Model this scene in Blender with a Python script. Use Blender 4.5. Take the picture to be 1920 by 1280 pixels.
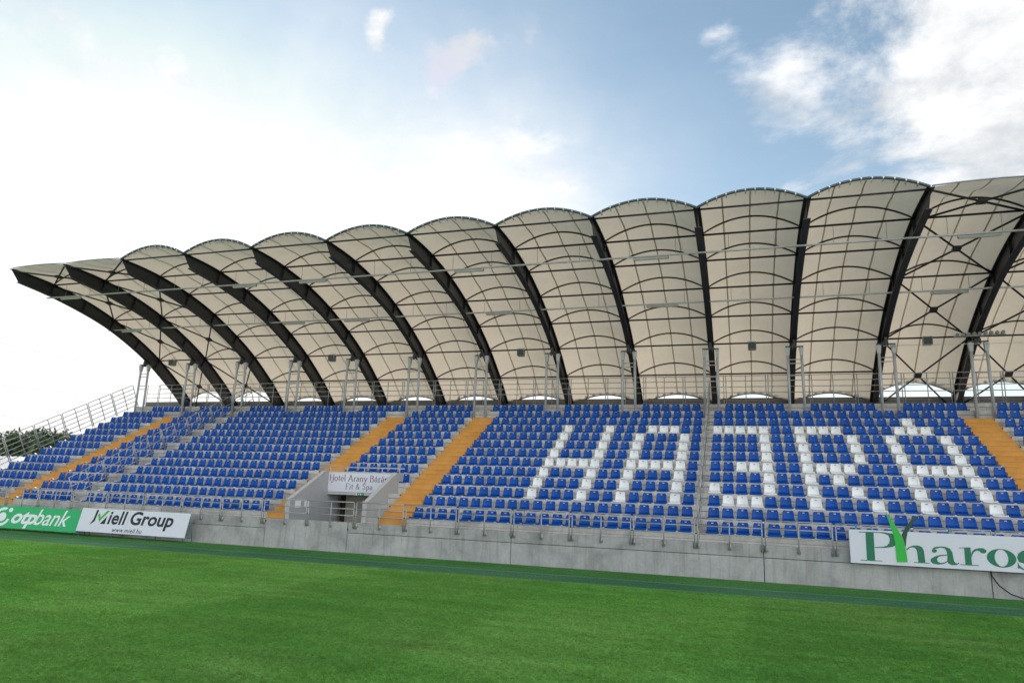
import bpy, bmesh, math, random
import numpy as np
from mathutils import Vector, Matrix
from mathutils.geometry import tessellate_polygon

random.seed(7)
for o in list(bpy.data.objects):
    bpy.data.objects.remove(o, do_unlink=True)
SC = bpy.context.scene
COL = SC.collection
rad = math.radians

# ------------------------------------------------------------------ camera
cam_data = bpy.data.cameras.new('camera')
cam = bpy.data.objects.new('camera', cam_data)
COL.objects.link(cam)
cam_data.sensor_width = 36.0
cam_data.lens = 1303.946 / 1920 * 36.0
cam_data.clip_start = 0.1
cam_data.clip_end = 3000
_ya, _pi, _ro = rad(18.4746), rad(12.0018), rad(2.0181)
_fw = Vector((-math.sin(_ya) * math.cos(_pi), math.cos(_ya) * math.cos(_pi), math.sin(_pi)))
_r = Vector((math.cos(_ya), math.sin(_ya), 0))
_u = _r.cross(_fw)
_R = math.cos(_ro) * _r + math.sin(_ro) * _u
_U = -math.sin(_ro) * _r + math.cos(_ro) * _u
CAM = Vector((37.5604, -24.8131, 2.6066))
m = Matrix((_R, _U, -_fw)).transposed().to_4x4()
m.translation = CAM
cam.matrix_world = m
SC.camera = cam

# ------------------------------------------------------------------ sky
SUN_AZ, SUN_EL = rad(-47), rad(21)     # azimuth from +Y towards +X
SUNV = Vector((math.sin(SUN_AZ) * math.cos(SUN_EL), math.cos(SUN_AZ) * math.cos(SUN_EL), math.sin(SUN_EL)))
world = bpy.data.worlds.new('World')
SC.world = world
world.use_nodes = True
wt = world.node_tree
wt.nodes.clear()
W = wt.nodes.new
WL = wt.links.new
wout = W('ShaderNodeOutputWorld')
wbg = W('ShaderNodeBackground')
wbg.inputs['Strength'].default_value = 0.05
WL(wbg.outputs[0], wout.inputs[0])
sky = W('ShaderNodeTexSky')
sky.sky_type = 'NISHITA'
sky.sun_disc = False
sky.sun_elevation = SUN_EL
sky.sun_rotation = SUN_AZ
sky.altitude = 100
sky.air_density = 1.0
sky.dust_density = 0.2
sky.ozone_density = 1.6
tc = W('ShaderNodeTexCoord')


def wmath(op, a, b=None, c=None, clamp=False):
    n = W('ShaderNodeMath')
    n.operation = op
    n.use_clamp = clamp
    for i, v in enumerate((a, b, c)):
        if v is None:
            continue
        if isinstance(v, (int, float)):
            n.inputs[i].default_value = v
        else:
            WL(v, n.inputs[i])
    return n.outputs[0]


def wvec(op, a, b=None, scale=None):
    n = W('ShaderNodeVectorMath')
    n.operation = op
    for i, v in enumerate((a, b)):
        if v is None:
            continue
        if isinstance(v, (tuple, list, Vector)):
            n.inputs[i].default_value = tuple(v)
        else:
            WL(v, n.inputs[i])
    if scale is not None:
        if isinstance(scale, (int, float)):
            n.inputs['Scale'].default_value = scale
        else:
            WL(scale, n.inputs['Scale'])
    return n


CLOUD_FRONT = 2.7
DIR = tc.outputs['Generated']
sep = W('ShaderNodeSeparateXYZ')
WL(DIR, sep.inputs[0])
# clouds live on a flat layer overhead: divide by height so they crowd together towards the horizon
zz = wmath('ADD', wmath('MAXIMUM', sep.outputs['Z'], 0.0), 0.22)
flat = wvec('SCALE', DIR, scale=wmath('DIVIDE', 1.0, zz)).outputs[0]


def wnoise(vec, scale, detail, rough, dist=0.0):
    n = W('ShaderNodeTexNoise')
    n.inputs['Scale'].default_value = scale
    n.inputs['Detail'].default_value = detail
    n.inputs['Roughness'].default_value = rough
    n.inputs['Distortion'].default_value = dist
    WL(vec, n.inputs['Vector'])
    return n.outputs['Fac']


wn = W('ShaderNodeTexNoise')
wn.inputs['Scale'].default_value = 5.0
wn.inputs['Detail'].default_value = 6
wn.inputs['Roughness'].default_value = 0.6
WL(DIR, wn.inputs['Vector'])
WDIR = wvec('NORMALIZE', wvec('ADD', DIR, wvec('SCALE', wvec('SUBTRACT', wn.outputs['Color'], (0.5, 0.5, 0.5)).outputs[0], scale=0.17).outputs[0]).outputs[0]).outputs[0]


def cloud_at(az, el, radius, weight, warp=True):
    a, e, rr = rad(az), rad(el), rad(radius)
    c = (math.sin(a) * math.cos(e), math.cos(a) * math.cos(e), math.sin(e))
    d = wvec('DOT_PRODUCT', WDIR if warp else DIR, c).outputs['Value']
    k = 1.0 / (1 - math.cos(rr))
    g = wmath('EXPONENT', wmath('MULTIPLY', wmath('SUBTRACT', d, 1.0), k))
    return wmath('MULTIPLY', g, weight)


def wsum(items):
    s = items[0]
    for i in items[1:]:
        s = wmath('ADD', s, i)
    return s


def wsmooth(v, lo, hi):
    n = W('ShaderNodeMapRange')
    n.interpolation_type = 'SMOOTHSTEP'
    n.inputs['From Min'].default_value = lo
    n.inputs['From Max'].default_value = hi
    WL(v, n.inputs['Value'])
    return n.outputs[0]


nz = wnoise(flat, 2.6, 10, 0.63, 0.3)
nz2 = wnoise(flat, 1.1, 4, 0.5, 0.6)
SUND = wvec('DOT_PRODUCT', DIR, SUNV).outputs['Value']
# broken cloud deck all over, with a clear window in front of the stand; cloudier again at the right
cum = wsum([wmath('MULTIPLY', wmath('SUBTRACT', 1.0, SUND), 0.16), cloud_at(-10, 33, 14, -0.26),
            cloud_at(25, 27, 11, 0.50), cloud_at(19, 36, 7, 0.30), cloud_at(-0.7, 34.2, 2.4, 0.34), cloud_at(6.0, 33.2, 3.4, 0.20),
            cloud_at(-24.8, 32.6, 2.0, 0.36), cloud_at(-23.6, 34.6, 1.8, 0.38), cloud_at(-31.2, 35.4, 1.6, 0.36), cloud_at(-18.5, 35.6, 3.2, 0.30),
            cloud_at(-55.5, 30.0, 4.5, 0.30), cloud_at(-46.8, 29.8, 1.6, 0.32), cloud_at(-53, 25, 6, 0.22), cloud_at(-42, 27.5, 2.5, 0.2),
            cloud_at(-18, 25.5, 6, 0.36), cloud_at(-32, 26, 8, 0.18)])
dens = wmath('ADD', wmath('ADD', wmath('MULTIPLY', nz, 1.35), wmath('MULTIPLY', nz2, 0.25)), cum)
dens = wsmooth(dens, 0.92, 1.22)
# thin bright veil spread around the sun, streaked by the same noise, and pale haze along the horizon
veil = wsum([cloud_at(-48, 14, 15, 1.0), cloud_at(-24, 17, 13, 0.95), cloud_at(-42, 20, 24, 0.22), 0.07])
veil = wmath('MULTIPLY', veil, wmath('ADD', 0.28, wmath('MULTIPLY', nz, 1.3)), None)
hor = wmath('EXPONENT', wmath('MULTIPLY', wmath('MAXIMUM', sep.outputs['Z'], 0.0), -6.0))
veil = wmath('MINIMUM', wmath('ADD', veil, wmath('MULTIPLY', hor, 1.35)), 1.0)
shade = wsmooth(wnoise(flat, 4.5, 8, 0.62, 0.2), 0.36, 0.62)
ccol = W('ShaderNodeMix')
ccol.data_type = 'RGBA'
WL(shade, ccol.inputs['Factor'])
ccol.inputs['A'].default_value = (3.3, 3.4, 3.5, 1)
ccol.inputs['B'].default_value = (4.9, 4.85, 4.8, 1)
# clouds facing the sun are lit from the front and shine brighter
front = wvec('SCALE', ccol.outputs['Result'], scale=wmath('ADD', 1.0, wmath('MULTIPLY', wsmooth(SUND, 0.35, -0.6), CLOUD_FRONT)))
mixv = W('ShaderNodeMix')
mixv.data_type = 'RGBA'
WL(veil, mixv.inputs['Factor'])
tint = wvec('MULTIPLY', sky.outputs[0], (0.56, 0.70, 0.67))
WL(wvec('MINIMUM', tint.outputs[0], (3.0, 3.25, 3.5)).outputs[0], mixv.inputs['A'])
mixv.inputs['B'].default_value = (4.9, 4.85, 4.75, 1)
mixc = W('ShaderNodeMix')
mixc.data_type = 'RGBA'
WL(wmath('MULTIPLY', dens, 0.93), mixc.inputs['Factor'])
WL(mixv.outputs['Result'], mixc.inputs['A'])
addc = wvec('MAXIMUM', front.outputs[0], mixv.outputs['Result'])
WL(addc.outputs[0], mixc.inputs['B'])
WL(mixc.outputs['Result'], wbg.inputs['Color'])

# ------------------------------------------------------------------ sun (veiled by thin cloud)
sl = bpy.data.lights.new('sun', 'SUN')
sl.energy = 1.2
sl.angle = rad(10)
sl.color = (1.0, 0.93, 0.82)
so = bpy.data.objects.new('sun', sl)
COL.objects.link(so)
so.location = (-60, 60, 50)
so.rotation_euler = SUNV.to_track_quat('Z', 'Y').to_euler()

SC.view_settings.view_transform = 'Standard'
SC.view_settings.look = 'None'
SC.view_settings.gamma = 1.0
SC.view_settings.use_curve_mapping = False
SC.view_settings.exposure = 2.2

# ------------------------------------------------------------------ materials
MATS = {}


def mat(name, col, rough=0.6, metal=0.0, var=0.0, vscale=3.0, bump=0.0, bscale=40.0, spec=0.5, world=False):
    mt = bpy.data.materials.new(name)
    mt.use_nodes = True
    nt = mt.node_tree
    b = nt.nodes['Principled BSDF']
    b.inputs['Base Color'].default_value = (*col, 1)
    b.inputs['Roughness'].default_value = rough
    b.inputs['Metallic'].default_value = metal
    b.inputs['Specular IOR Level'].default_value = spec
    if var or bump:
        t = nt.nodes.new('ShaderNodeTexCoord')
    if var:
        n = nt.nodes.new('ShaderNodeTexNoise')
        n.inputs['Scale'].default_value = vscale
        n.inputs['Detail'].default_value = 7
        n.inputs['Roughness'].default_value = 0.65
        nt.links.new(nt.nodes.new('ShaderNodeNewGeometry').outputs['Position'] if world else t.outputs['Object'], n.inputs['Vector'])
        r = nt.nodes.new('ShaderNodeValToRGB')
        r.color_ramp.elements[0].position = 0.28
        r.color_ramp.elements[1].position = 0.72
        r.color_ramp.elements[0].color = (*[c * (1 - var) for c in col], 1)
        r.color_ramp.elements[1].color = (*[min(1, c * (1 + var)) for c in col], 1)
        nt.links.new(n.outputs['Fac'], r.inputs['Fac'])
        nt.links.new(r.outputs['Color'], b.inputs['Base Color'])
    if bump:
        n2 = nt.nodes.new('ShaderNodeTexNoise')
        n2.inputs['Scale'].default_value = bscale
        n2.inputs['Detail'].default_value = 5
        nt.links.new(t.outputs['Object'], n2.inputs['Vector'])
        bp = nt.nodes.new('ShaderNodeBump')
        bp.inputs['Strength'].default_value = bump
        bp.inputs['Distance'].default_value = 0.02
        nt.links.new(n2.outputs['Fac'], bp.inputs['Height'])
        nt.links.new(bp.outputs['Normal'], b.inputs['Normal'])
    MATS[name] = mt
    return mt


mat('blue_plastic', (0.0, 0.068, 0.345), 0.45, var=0.22, vscale=2.3, spec=0.25, world=True)
mat('white_plastic', (0.82, 0.825, 0.83), 0.38, var=0.09, vscale=2.3, world=True)
mat('plate_white', (0.8, 0.8, 0.8), 0.5)
mat('plate_grey', (0.18, 0.18, 0.19), 0.5)
mat('galvanised', (0.38, 0.385, 0.39), 0.45, 0.35, var=0.12, vscale=6)
mat('column_paint', (0.47, 0.48, 0.50), 0.45, 0.15, var=0.05, vscale=4)
mat('black_steel', (0.016, 0.018, 0.022), 0.42, 0.0, var=0.25, vscale=5, bump=0.15, bscale=60)
mat('edge_steel', (0.10, 0.125, 0.15), 0.4, 0.3)
mat('clip_steel', (0.7, 0.7, 0.7), 0.3, 0.6)
mat('tray_steel', (0.50, 0.48, 0.49), 0.45, 0.3, var=0.15, vscale=20)
mat('lamp_housing', (0.55, 0.56, 0.56), 0.5)
mat('speaker_grey', (0.22, 0.23, 0.23), 0.6, var=0.15, vscale=9)
mat('speaker_grille', (0.10, 0.105, 0.105), 0.7, bump=0.6, bscale=120)
mat('board_white', (0.70, 0.71, 0.78), 0.45, var=0.03, vscale=1.2)
mat('board_green', (0.012, 0.42, 0.13), 0.45, var=0.05, vscale=1.2)
mat('ink_black', (0.012, 0.012, 0.018), 0.5)
mat('ink_white', (0.82, 0.83, 0.85), 0.45)
mat('ink_darkgreen', (0.008, 0.17, 0.085), 0.45)
mat('ink_leaf', (0.02, 0.48, 0.05), 0.45)
mat('ink_leafdark', (0.006, 0.06, 0.03), 0.45)
mat('ink_tick', (0.06, 0.40, 0.03), 0.45)
mat('ink_maroon', (0.16, 0.008, 0.045), 0.5)
mat('frame_blue', (0.10, 0.28, 0.36), 0.45, 0.3)
mat('paper', (0.80, 0.81, 0.83), 0.6)
mat('plaster_grey', (0.40, 0.40, 0.405), 0.75, var=0.06, vscale=2, bump=0.1)
mat('plaster_light', (0.52, 0.51, 0.50), 0.75, var=0.06, vscale=2)
mat('corridor_beige', (0.40, 0.36, 0.31), 0.7, var=0.05, vscale=2)
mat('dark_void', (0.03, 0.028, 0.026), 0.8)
mat('sheet_grey', (0.17, 0.165, 0.16), 0.6, 0.1, var=0.14, vscale=1.2)
mat('roof_sheet', (0.36, 0.38, 0.42), 0.45, 0.3, var=0.1, vscale=2)
mat('rubber_black', (0.015, 0.015, 0.015), 0.6)
mat('wire_grey', (0.25, 0.25, 0.25), 0.6)
mat('bark', (0.07, 0.05, 0.035), 0.9, var=0.3, vscale=4)
mat('exit_green', (0.0, 0.22, 0.10), 0.4)


def N(nt, t, **kw):
    n = nt.nodes.new(t)
    for k, v in kw.items():
        n.inputs[k.replace('_', ' ')].default_value = v
    return n


def ramp(nt, fac, stops):
    r = nt.nodes.new('ShaderNodeValToRGB')
    el = r.color_ramp.elements
    while len(el) < len(stops):
        el.new(0.5)
    for e, (p, c) in zip(el, stops):
        e.position = p
        e.color = (*c, 1) if len(c) == 3 else c
    nt.links.new(fac, r.inputs['Fac'])
    return r.outputs['Color']


def mixcol(nt, fac, a, b, mode='MIX'):
    n = nt.nodes.new('ShaderNodeMix')
    n.data_type = 'RGBA'
    n.blend_type = mode
    for key, v in (('Factor', fac), ('A', a), ('B', b)):
        if isinstance(v, (int, float)):
            n.inputs[key].default_value = v
        elif isinstance(v, tuple):
            n.inputs[key].default_value = (*v, 1)
        else:
            nt.links.new(v, n.inputs[key])
    return n.outputs['Result']


def concrete(name, col, stain=0.5, dirt=(0.20, 0.195, 0.185)):
    mt = bpy.data.materials.new(name)
    mt.use_nodes = True
    nt = mt.node_tree
    b = nt.nodes['Principled BSDF']
    b.inputs['Roughness'].default_value = 0.82
    b.inputs['Specular IOR Level'].default_value = 0.25
    t = nt.nodes.new('ShaderNodeTexCoord')
    g = nt.nodes.new('ShaderNodeNewGeometry')
    n1 = N(nt, 'ShaderNodeTexNoise', Scale=0.9, Detail=8.0, Roughness=0.62, Distortion=0.4)
    nt.links.new(g.outputs['Position'], n1.inputs['Vector'])
    n2 = N(nt, 'ShaderNodeTexNoise', Scale=9.0, Detail=6.0, Roughness=0.7)
    nt.links.new(g.outputs['Position'], n2.inputs['Vector'])
    # vertical water runs
    mp = nt.nodes.new('ShaderNodeMapping')
    mp.inputs['Scale'].default_value = (5.5, 1.0, 0.45)
    nt.links.new(g.outputs['Position'], mp.inputs['Vector'])
    n3 = N(nt, 'ShaderNodeTexNoise', Scale=1.3, Detail=5.0, Roughness=0.6)
    nt.links.new(mp.outputs[0], n3.inputs['Vector'])
    c1 = ramp(nt, n1.outputs['Fac'], [(0.34, tuple(c * 0.74 for c in col)), (0.5, col), (0.66, tuple(min(1, c * 1.20) for c in col))])
    c2 = mixcol(nt, 0.35, c1, ramp(nt, n2.outputs['Fac'], [(0.3, (0.35, 0.35, 0.35)), (0.7, (0.65, 0.65, 0.65))]), 'OVERLAY')
    st = nt.nodes.new('ShaderNodeMath')
    st.operation = 'MULTIPLY'
    st.inputs[1].default_value = stain
    nt.links.new(ramp(nt, n3.outputs['Fac'], [(0.50, (0, 0, 0)), (0.72, (1, 1, 1))]), st.inputs[0])
    c3 = mixcol(nt, st.outputs[0], c2, dirt)
    nt.links.new(c3, b.inputs['Base Color'])
    bp = nt.nodes.new('ShaderNodeBump')
    bp.inputs['Strength'].default_value = 0.25
    bp.inputs['Distance'].default_value = 0.01
    nt.links.new(n2.outputs['Fac'], bp.inputs['Height'])
    nt.links.new(bp.outputs['Normal'], b.inputs['Normal'])
    MATS[name] = mt


concrete('concrete_wall', (0.40, 0.395, 0.39), 0.7, (0.27, 0.255, 0.24))
concrete('concrete_beam', (0.37, 0.365, 0.36), 0.75, (0.25, 0.235, 0.22))
concrete('concrete_step', (0.52, 0.495, 0.465), 0.30, (0.36, 0.34, 0.31))


def orange():
    mt = bpy.data.materials.new('stair_orange')
    mt.use_nodes = True
    nt = mt.node_tree
    b = nt.nodes['Principled BSDF']
    b.inputs['Roughness'].default_value = 0.8
    b.inputs['Specular IOR Level'].default_value = 0.2
    g = nt.nodes.new('ShaderNodeNewGeometry')
    n1 = N(nt, 'ShaderNodeTexNoise', Scale=1.2, Detail=7.0, Roughness=0.65)
    n2 = N(nt, 'ShaderNodeTexNoise', Scale=38.0, Detail=4.0, Roughness=0.8)
    nt.links.new(g.outputs['Position'], n1.inputs['Vector'])
    nt.links.new(g.outputs['Position'], n2.inputs['Vector'])
    c1 = ramp(nt, n1.outputs['Fac'], [(0.3, (0.54, 0.26, 0.06)), (0.7, (0.70, 0.36, 0.10))])
    c2 = mixcol(nt, 0.5, c1, ramp(nt, n2.outputs['Fac'], [(0.25, (0.28, 0.28, 0.28)), (0.75, (0.72, 0.72, 0.72))]), 'OVERLAY')
    nt.links.new(c2, b.inputs['Base Color'])
    MATS['stair_orange'] = mt


orange()


def fabric(name, col, trans):
    mt = bpy.data.materials.new(name)
    mt.use_nodes = True
    nt = mt.node_tree
    nt.nodes.clear()
    out = nt.nodes.new('ShaderNodeOutputMaterial')
    d = nt.nodes.new('ShaderNodeBsdfDiffuse')
    tr = nt.nodes.new('ShaderNodeBsdfTranslucent')
    mx = nt.nodes.new('ShaderNodeMixShader')
    g = nt.nodes.new('ShaderNodeNewGeometry')
    n1 = N(nt, 'ShaderNodeTexNoise', Scale=0.5, Detail=6.0, Roughness=0.6)
    nt.links.new(g.outputs['Position'], n1.inputs['Vector'])
    c = ramp(nt, n1.outputs['Fac'], [(0.34, tuple(x * 0.86 for x in col)), (0.66, tuple(min(1, x * 1.06) for x in col))])
    nt.links.new(c, d.inputs['Color'])
    tr.inputs['Color'].default_value = (col[0], col[1] * 0.94, col[2] * 0.86, 1)
    mx.inputs[0].default_value = trans
    nt.links.new(d.outputs[0], mx.inputs[1])
    nt.links.new(tr.outputs[0], mx.inputs[2])
    nt.links.new(mx.outputs[0], out.inputs[0])
    MATS[name] = mt


fabric('membrane', (0.78, 0.72, 0.645), 0.275)
fabric('membrane_seam', (0.64, 0.58, 0.51), 0.24)


def grass_mat(name, base, dark, yellow, fine=16.0, patch=1.0, bands=False):
    mt = bpy.data.materials.new(name)
    mt.use_nodes = True
    nt = mt.node_tree
    b = nt.nodes['Principled BSDF']
    b.inputs['Roughness'].default_value = 0.75
    b.inputs['Specular IOR Level'].default_value = 0.0
    b.inputs['Roughness'].default_value = 1.0
    g = nt.nodes.new('ShaderNodeNewGeometry')
    P = g.outputs['Position']
    big = N(nt, 'ShaderNodeTexNoise', Scale=0.22, Detail=6.0, Roughness=0.62, Distortion=0.5)
    mid = N(nt, 'ShaderNodeTexNoise', Scale=2.6, Detail=9.0, Roughness=0.78)
    fin = N(nt, 'ShaderNodeTexNoise', Scale=fine, Detail=4.0, Roughness=0.75)
    mp = nt.nodes.new('ShaderNodeMapping')
    mp.inputs['Rotation'].default_value = (0, 0, rad(12))
    mp.inputs['Scale'].default_value = (0.25, 1.6, 1)
    nt.links.new(P, mp.inputs['Vector'])
    strk = N(nt, 'ShaderNodeTexNoise', Scale=0.9, Detail=6.0, Roughness=0.6)
    nt.links.new(mp.outputs[0], strk.inputs['Vector'])
    for n in (big, mid, fin):
        nt.links.new(P, n.inputs['Vector'])
    c = ramp(nt, big.outputs['Fac'], [(0.38, dark), (0.5, base), (0.62, yellow)])
    if bands:
        sx = nt.nodes.new('ShaderNodeSeparateXYZ')
        nt.links.new(P, sx.inputs[0])
        mw = nt.nodes.new('ShaderNodeMath')
        mw.operation = 'SINE'
        ml = nt.nodes.new('ShaderNodeMath')
        ml.operation = 'MULTIPLY_ADD'
        ml.inputs[1].default_value = math.pi / 5.5
        ml.inputs[2].default_value = 0.4
        nt.links.new(sx.outputs['X'], ml.inputs[0])
        nt.links.new(ml.outputs[0], mw.inputs[0])
        c = mixcol(nt, 0.5, c, ramp(nt, mw.outputs[0], [(0.0, (0.44, 0.44, 0.44)), (0.25, (0.56, 0.56, 0.56))]), 'OVERLAY')
    c = mixcol(nt, 0.35 * patch, c, ramp(nt, strk.outputs['Fac'], [(0.36, (0.25, 0.25, 0.25)), (0.64, (0.75, 0.75, 0.75))]), 'OVERLAY')
    c = mixcol(nt, 0.40 * patch, c, ramp(nt, mid.outputs['Fac'], [(0.36, (0.22, 0.22, 0.22)), (0.64, (0.78, 0.78, 0.78))]), 'OVERLAY')
    c = mixcol(nt, 0.42, c, ramp(nt, fin.outputs['Fac'], [(0.36, (0.08, 0.08, 0.08)), (0.64, (0.92, 0.92, 0.92))]), 'OVERLAY')
    nt.links.new(c, b.inputs['Base Color'])
    bp = nt.nodes.new('ShaderNodeBump')
    bp.inputs['Strength'].default_value = 0.7
    bp.inputs['Distance'].default_value = 0.03
    nt.links.new(fin.outputs['Fac'], bp.inputs['Height'])
    nt.links.new(bp.outputs['Normal'], b.inputs['Normal'])
    MATS[name] = mt


grass_mat('pitch_grass', (0.155, 0.345, 0.070), (0.132, 0.325, 0.064), (0.190, 0.365, 0.086), patch=0.65, bands=True)
grass_mat('turf_green', (0.085, 0.22, 0.062), (0.075, 0.20, 0.056), (0.098, 0.235, 0.07), 20.0, 0.5)
grass_mat('turf_dark', (0.085, 0.195, 0.10), (0.076, 0.18, 0.094), (0.095, 0.21, 0.11), 20.0, 0.4)
grass_mat('turf_line', (0.10, 0.27, 0.16), (0.09, 0.25, 0.15), (0.11, 0.29, 0.17), 20.0, 0.3)
grass_mat('rough_ground', (0.07, 0.10, 0.035), (0.05, 0.08, 0.03), (0.11, 0.11, 0.05), 8.0)


def leaf_mat():
    mt = bpy.data.materials.new('leaf')
    mt.use_nodes = True
    nt = mt.node_tree
    b = nt.nodes['Principled BSDF']
    b.inputs['Roughness'].default_value = 0.6
    g = nt.nodes.new('ShaderNodeNewGeometry')
    n1 = N(nt, 'ShaderNodeTexNoise', Scale=0.8, Detail=4.0)
    nt.links.new(g.outputs['Position'], n1.inputs['Vector'])
    nt.links.new(ramp(nt, n1.outputs['Fac'], [(0.3, (0.045, 0.075, 0.028)), (0.7, (0.10, 0.145, 0.05))]), b.inputs['Base Color'])
    MATS['leaf'] = mt


leaf_mat()


# ------------------------------------------------------------------ mesh helpers
class MB:
    def __init__(s):
        s.v = []
        s.f = []
        s.mi = []

    def add(s, vs, fs, k=0):
        b = len(s.v)
        s.v += [tuple(v) for v in vs]
        s.f += [tuple(i + b for i in f) for f in fs]
        s.mi += [k] * len(fs)

    def box(s, x0, x1, y0, y1, z0, z1, k=0):
        s.add([(x0, y0, z0), (x1, y0, z0), (x1, y1, z0), (x0, y1, z0), (x0, y0, z1), (x1, y0, z1), (x1, y1, z1), (x0, y1, z1)],
              [(0, 3, 2, 1), (4, 5, 6, 7), (0, 1, 5, 4), (1, 2, 6, 5), (2, 3, 7, 6), (3, 0, 4, 7)], k)

    def prism(s, poly, x0, x1, k=0):
        """poly of (y,z), extruded along x"""
        n = len(poly)
        vs = [(x0, y, z) for y, z in poly] + [(x1, y, z) for y, z in poly]
        fs = [(i, (i + 1) % n, n + (i + 1) % n, n + i) for i in range(n)]
        fs += [tuple(range(n - 1, -1, -1)), tuple(range(n, 2 * n))]
        s.add(vs, fs, k)

    def tube(s, pts, r, n=8, k=0, caps=True, r2=None):
        pts = [Vector(p) for p in pts]
        m_ = len(pts)
        vs = []
        up = None
        for i, p in enumerate(pts):
            t = (pts[min(i + 1, m_ - 1)] - pts[max(i - 1, 0)]).normalized()
            if up is None:
                up = Vector((0, 0, 1)) if abs(t.z) < 0.9 else Vector((0, 1, 0))
            a = t.cross(up).normalized()
            b = a.cross(t).normalized()
            up = b
            rr = r if r2 is None else r + (r2 - r) * i / (m_ - 1)
            for j in range(n):
                an = 2 * math.pi * (j + 0.5) / n
                vs.append(p + a * (rr * math.cos(an)) + b * (rr * math.sin(an)))
        fs = []
        for i in range(m_ - 1):
            for j in range(n):
                fs.append((i * n + j, i * n + (j + 1) % n, (i + 1) * n + (j + 1) % n, (i + 1) * n + j))
        if caps:
            fs.append(tuple(range(n - 1, -1, -1)))
            fs.append(tuple((m_ - 1) * n + j for j in range(n)))
        s.add(vs, fs, k)

    def mesh(s, name, mats, smooth=False):
        me = bpy.data.meshes.new(name)
        me.from_pydata(s.v, [], s.f)
        if isinstance(mats, str):
            mats = [mats]
        for q in mats:
            me.materials.append(MATS[q])
        if len(mats) > 1:
            me.polygons.foreach_set('material_index', s.mi)
        if smooth:
            me.polygons.foreach_set('use_smooth', [True] * len(s.f))
        bm = bmesh.new()
        bm.from_mesh(me)
        bmesh.ops.recalc_face_normals(bm, faces=bm.faces)
        bm.to_mesh(me)
        bm.free()
        return me

    def build(s, name, mats, parent=None, smooth=False):
        return link(name, s.mesh(name, mats, smooth), parent)


def link(name, me, parent=None, loc=None):
    o = bpy.data.objects.new(name, me)
    COL.objects.link(o)
    if parent is not None:
        o.parent = parent
    if loc is not None:
        o.location = loc
    return o


def tag(o, label=None, cat=None, group=None, kind=None):
    for k, v in (('label', label), ('category', cat), ('group', group), ('kind', kind)):
        if v:
            o[k] = v
    return o


def thing(name, label, cat, loc=(0, 0, 0), group=None):
    o = bpy.data.objects.new(name, None)
    COL.objects.link(o)
    o.location = loc
    o.empty_display_size = 0.2
    return tag(o, label, cat, group)


def box(name, m_, x0, x1, y0, y1, z0, z1, parent=None):
    b = MB()
    b.box(x0, x1, y0, y1, z0, z1)
    return b.build(name, m_, parent)


def tube(name, m_, pts, r, parent=None, n=8, r2=None):
    b = MB()
    b.tube(pts, r, n, r2=r2)
    return b.build(name, m_, parent, smooth=True)


def hermite(kn):
    xs = [a for a, _ in kn]
    ys = [b for _, b in kn]
    n = len(xs)
    d = [(ys[min(i + 1, n - 1)] - ys[max(i - 1, 0)]) / (xs[min(i + 1, n - 1)] - xs[max(i - 1, 0)]) for i in range(n)]

    def f(x):
        i = 0
        while i < n - 2 and x > xs[i + 1]:
            i += 1
        h = xs[i + 1] - xs[i]
        t = (x - xs[i]) / h
        if t > 1:
            return ys[-1] + d[-1] * (x - xs[-1])
        if t < 0:
            return ys[0] + d[0] * (x - xs[0])
        return ((2 * t**3 - 3 * t**2 + 1) * ys[i] + (t**3 - 2 * t**2 + t) * h * d[i]
                + (-2 * t**3 + 3 * t**2) * ys[i + 1] + (t**3 - t**2) * h * d[i + 1])
    return f


# ------------------------------------------------------------------ stand geometry
T, RISE = 0.8672, 0.4455
yn = lambda r: 0.35 + r * T          # nose of step r
zn = lambda r: 1.38 + r * RISE       # top of step r
ZW = 1.13                            # walkway behind the front wall
XL, XR = -0.95, 60.0
RIBX = [0.229, 4.0494, 7.9209, 11.8515, 15.8219, 19.8822, 23.9788, 28.03, 32.1129, 36.1986, 40.0988, 44.0555, 47.7705, 51.7, 55.6, 59.5]

# ground, pitch, borders
def sheet(name, m_, x0, x1, y0, y1, z):
    b = MB()
    b.add([(x0, y0, z), (x1, y0, z), (x1, y1, z), (x0, y1, z)], [(0, 1, 2, 3)])
    return tag(b.build(name, m_), kind='structure')


sheet('ground', 'rough_ground', -900, 900, -900, 900, -0.03)
sheet('pitch', 'pitch_grass', -45, 75, -70, -3.85, 0.0)
sheet('turf_border', 'turf_green', -45, 75, -3.85, 0.4, -0.012)
sheet('turf_strip', 'turf_dark', -45, 75, -3.82, -2.35, -0.006)
sheet('turf_line', 'turf_line', -45, 75, -2.38, -2.13, -0.001)
sheet('turf_edge', 'turf_line', -45, 75, -3.87, -3.80, 0.004)

# front wall
fw_ = thing('front_wall', 'long grey concrete wall along the foot of the stand', 'wall', (25, 0, 0))
INV = Matrix.Translation((-25, 0, 0))


def in_fw(o):
    o.parent = fw_
    o.matrix_parent_inverse = INV
    return o


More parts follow.
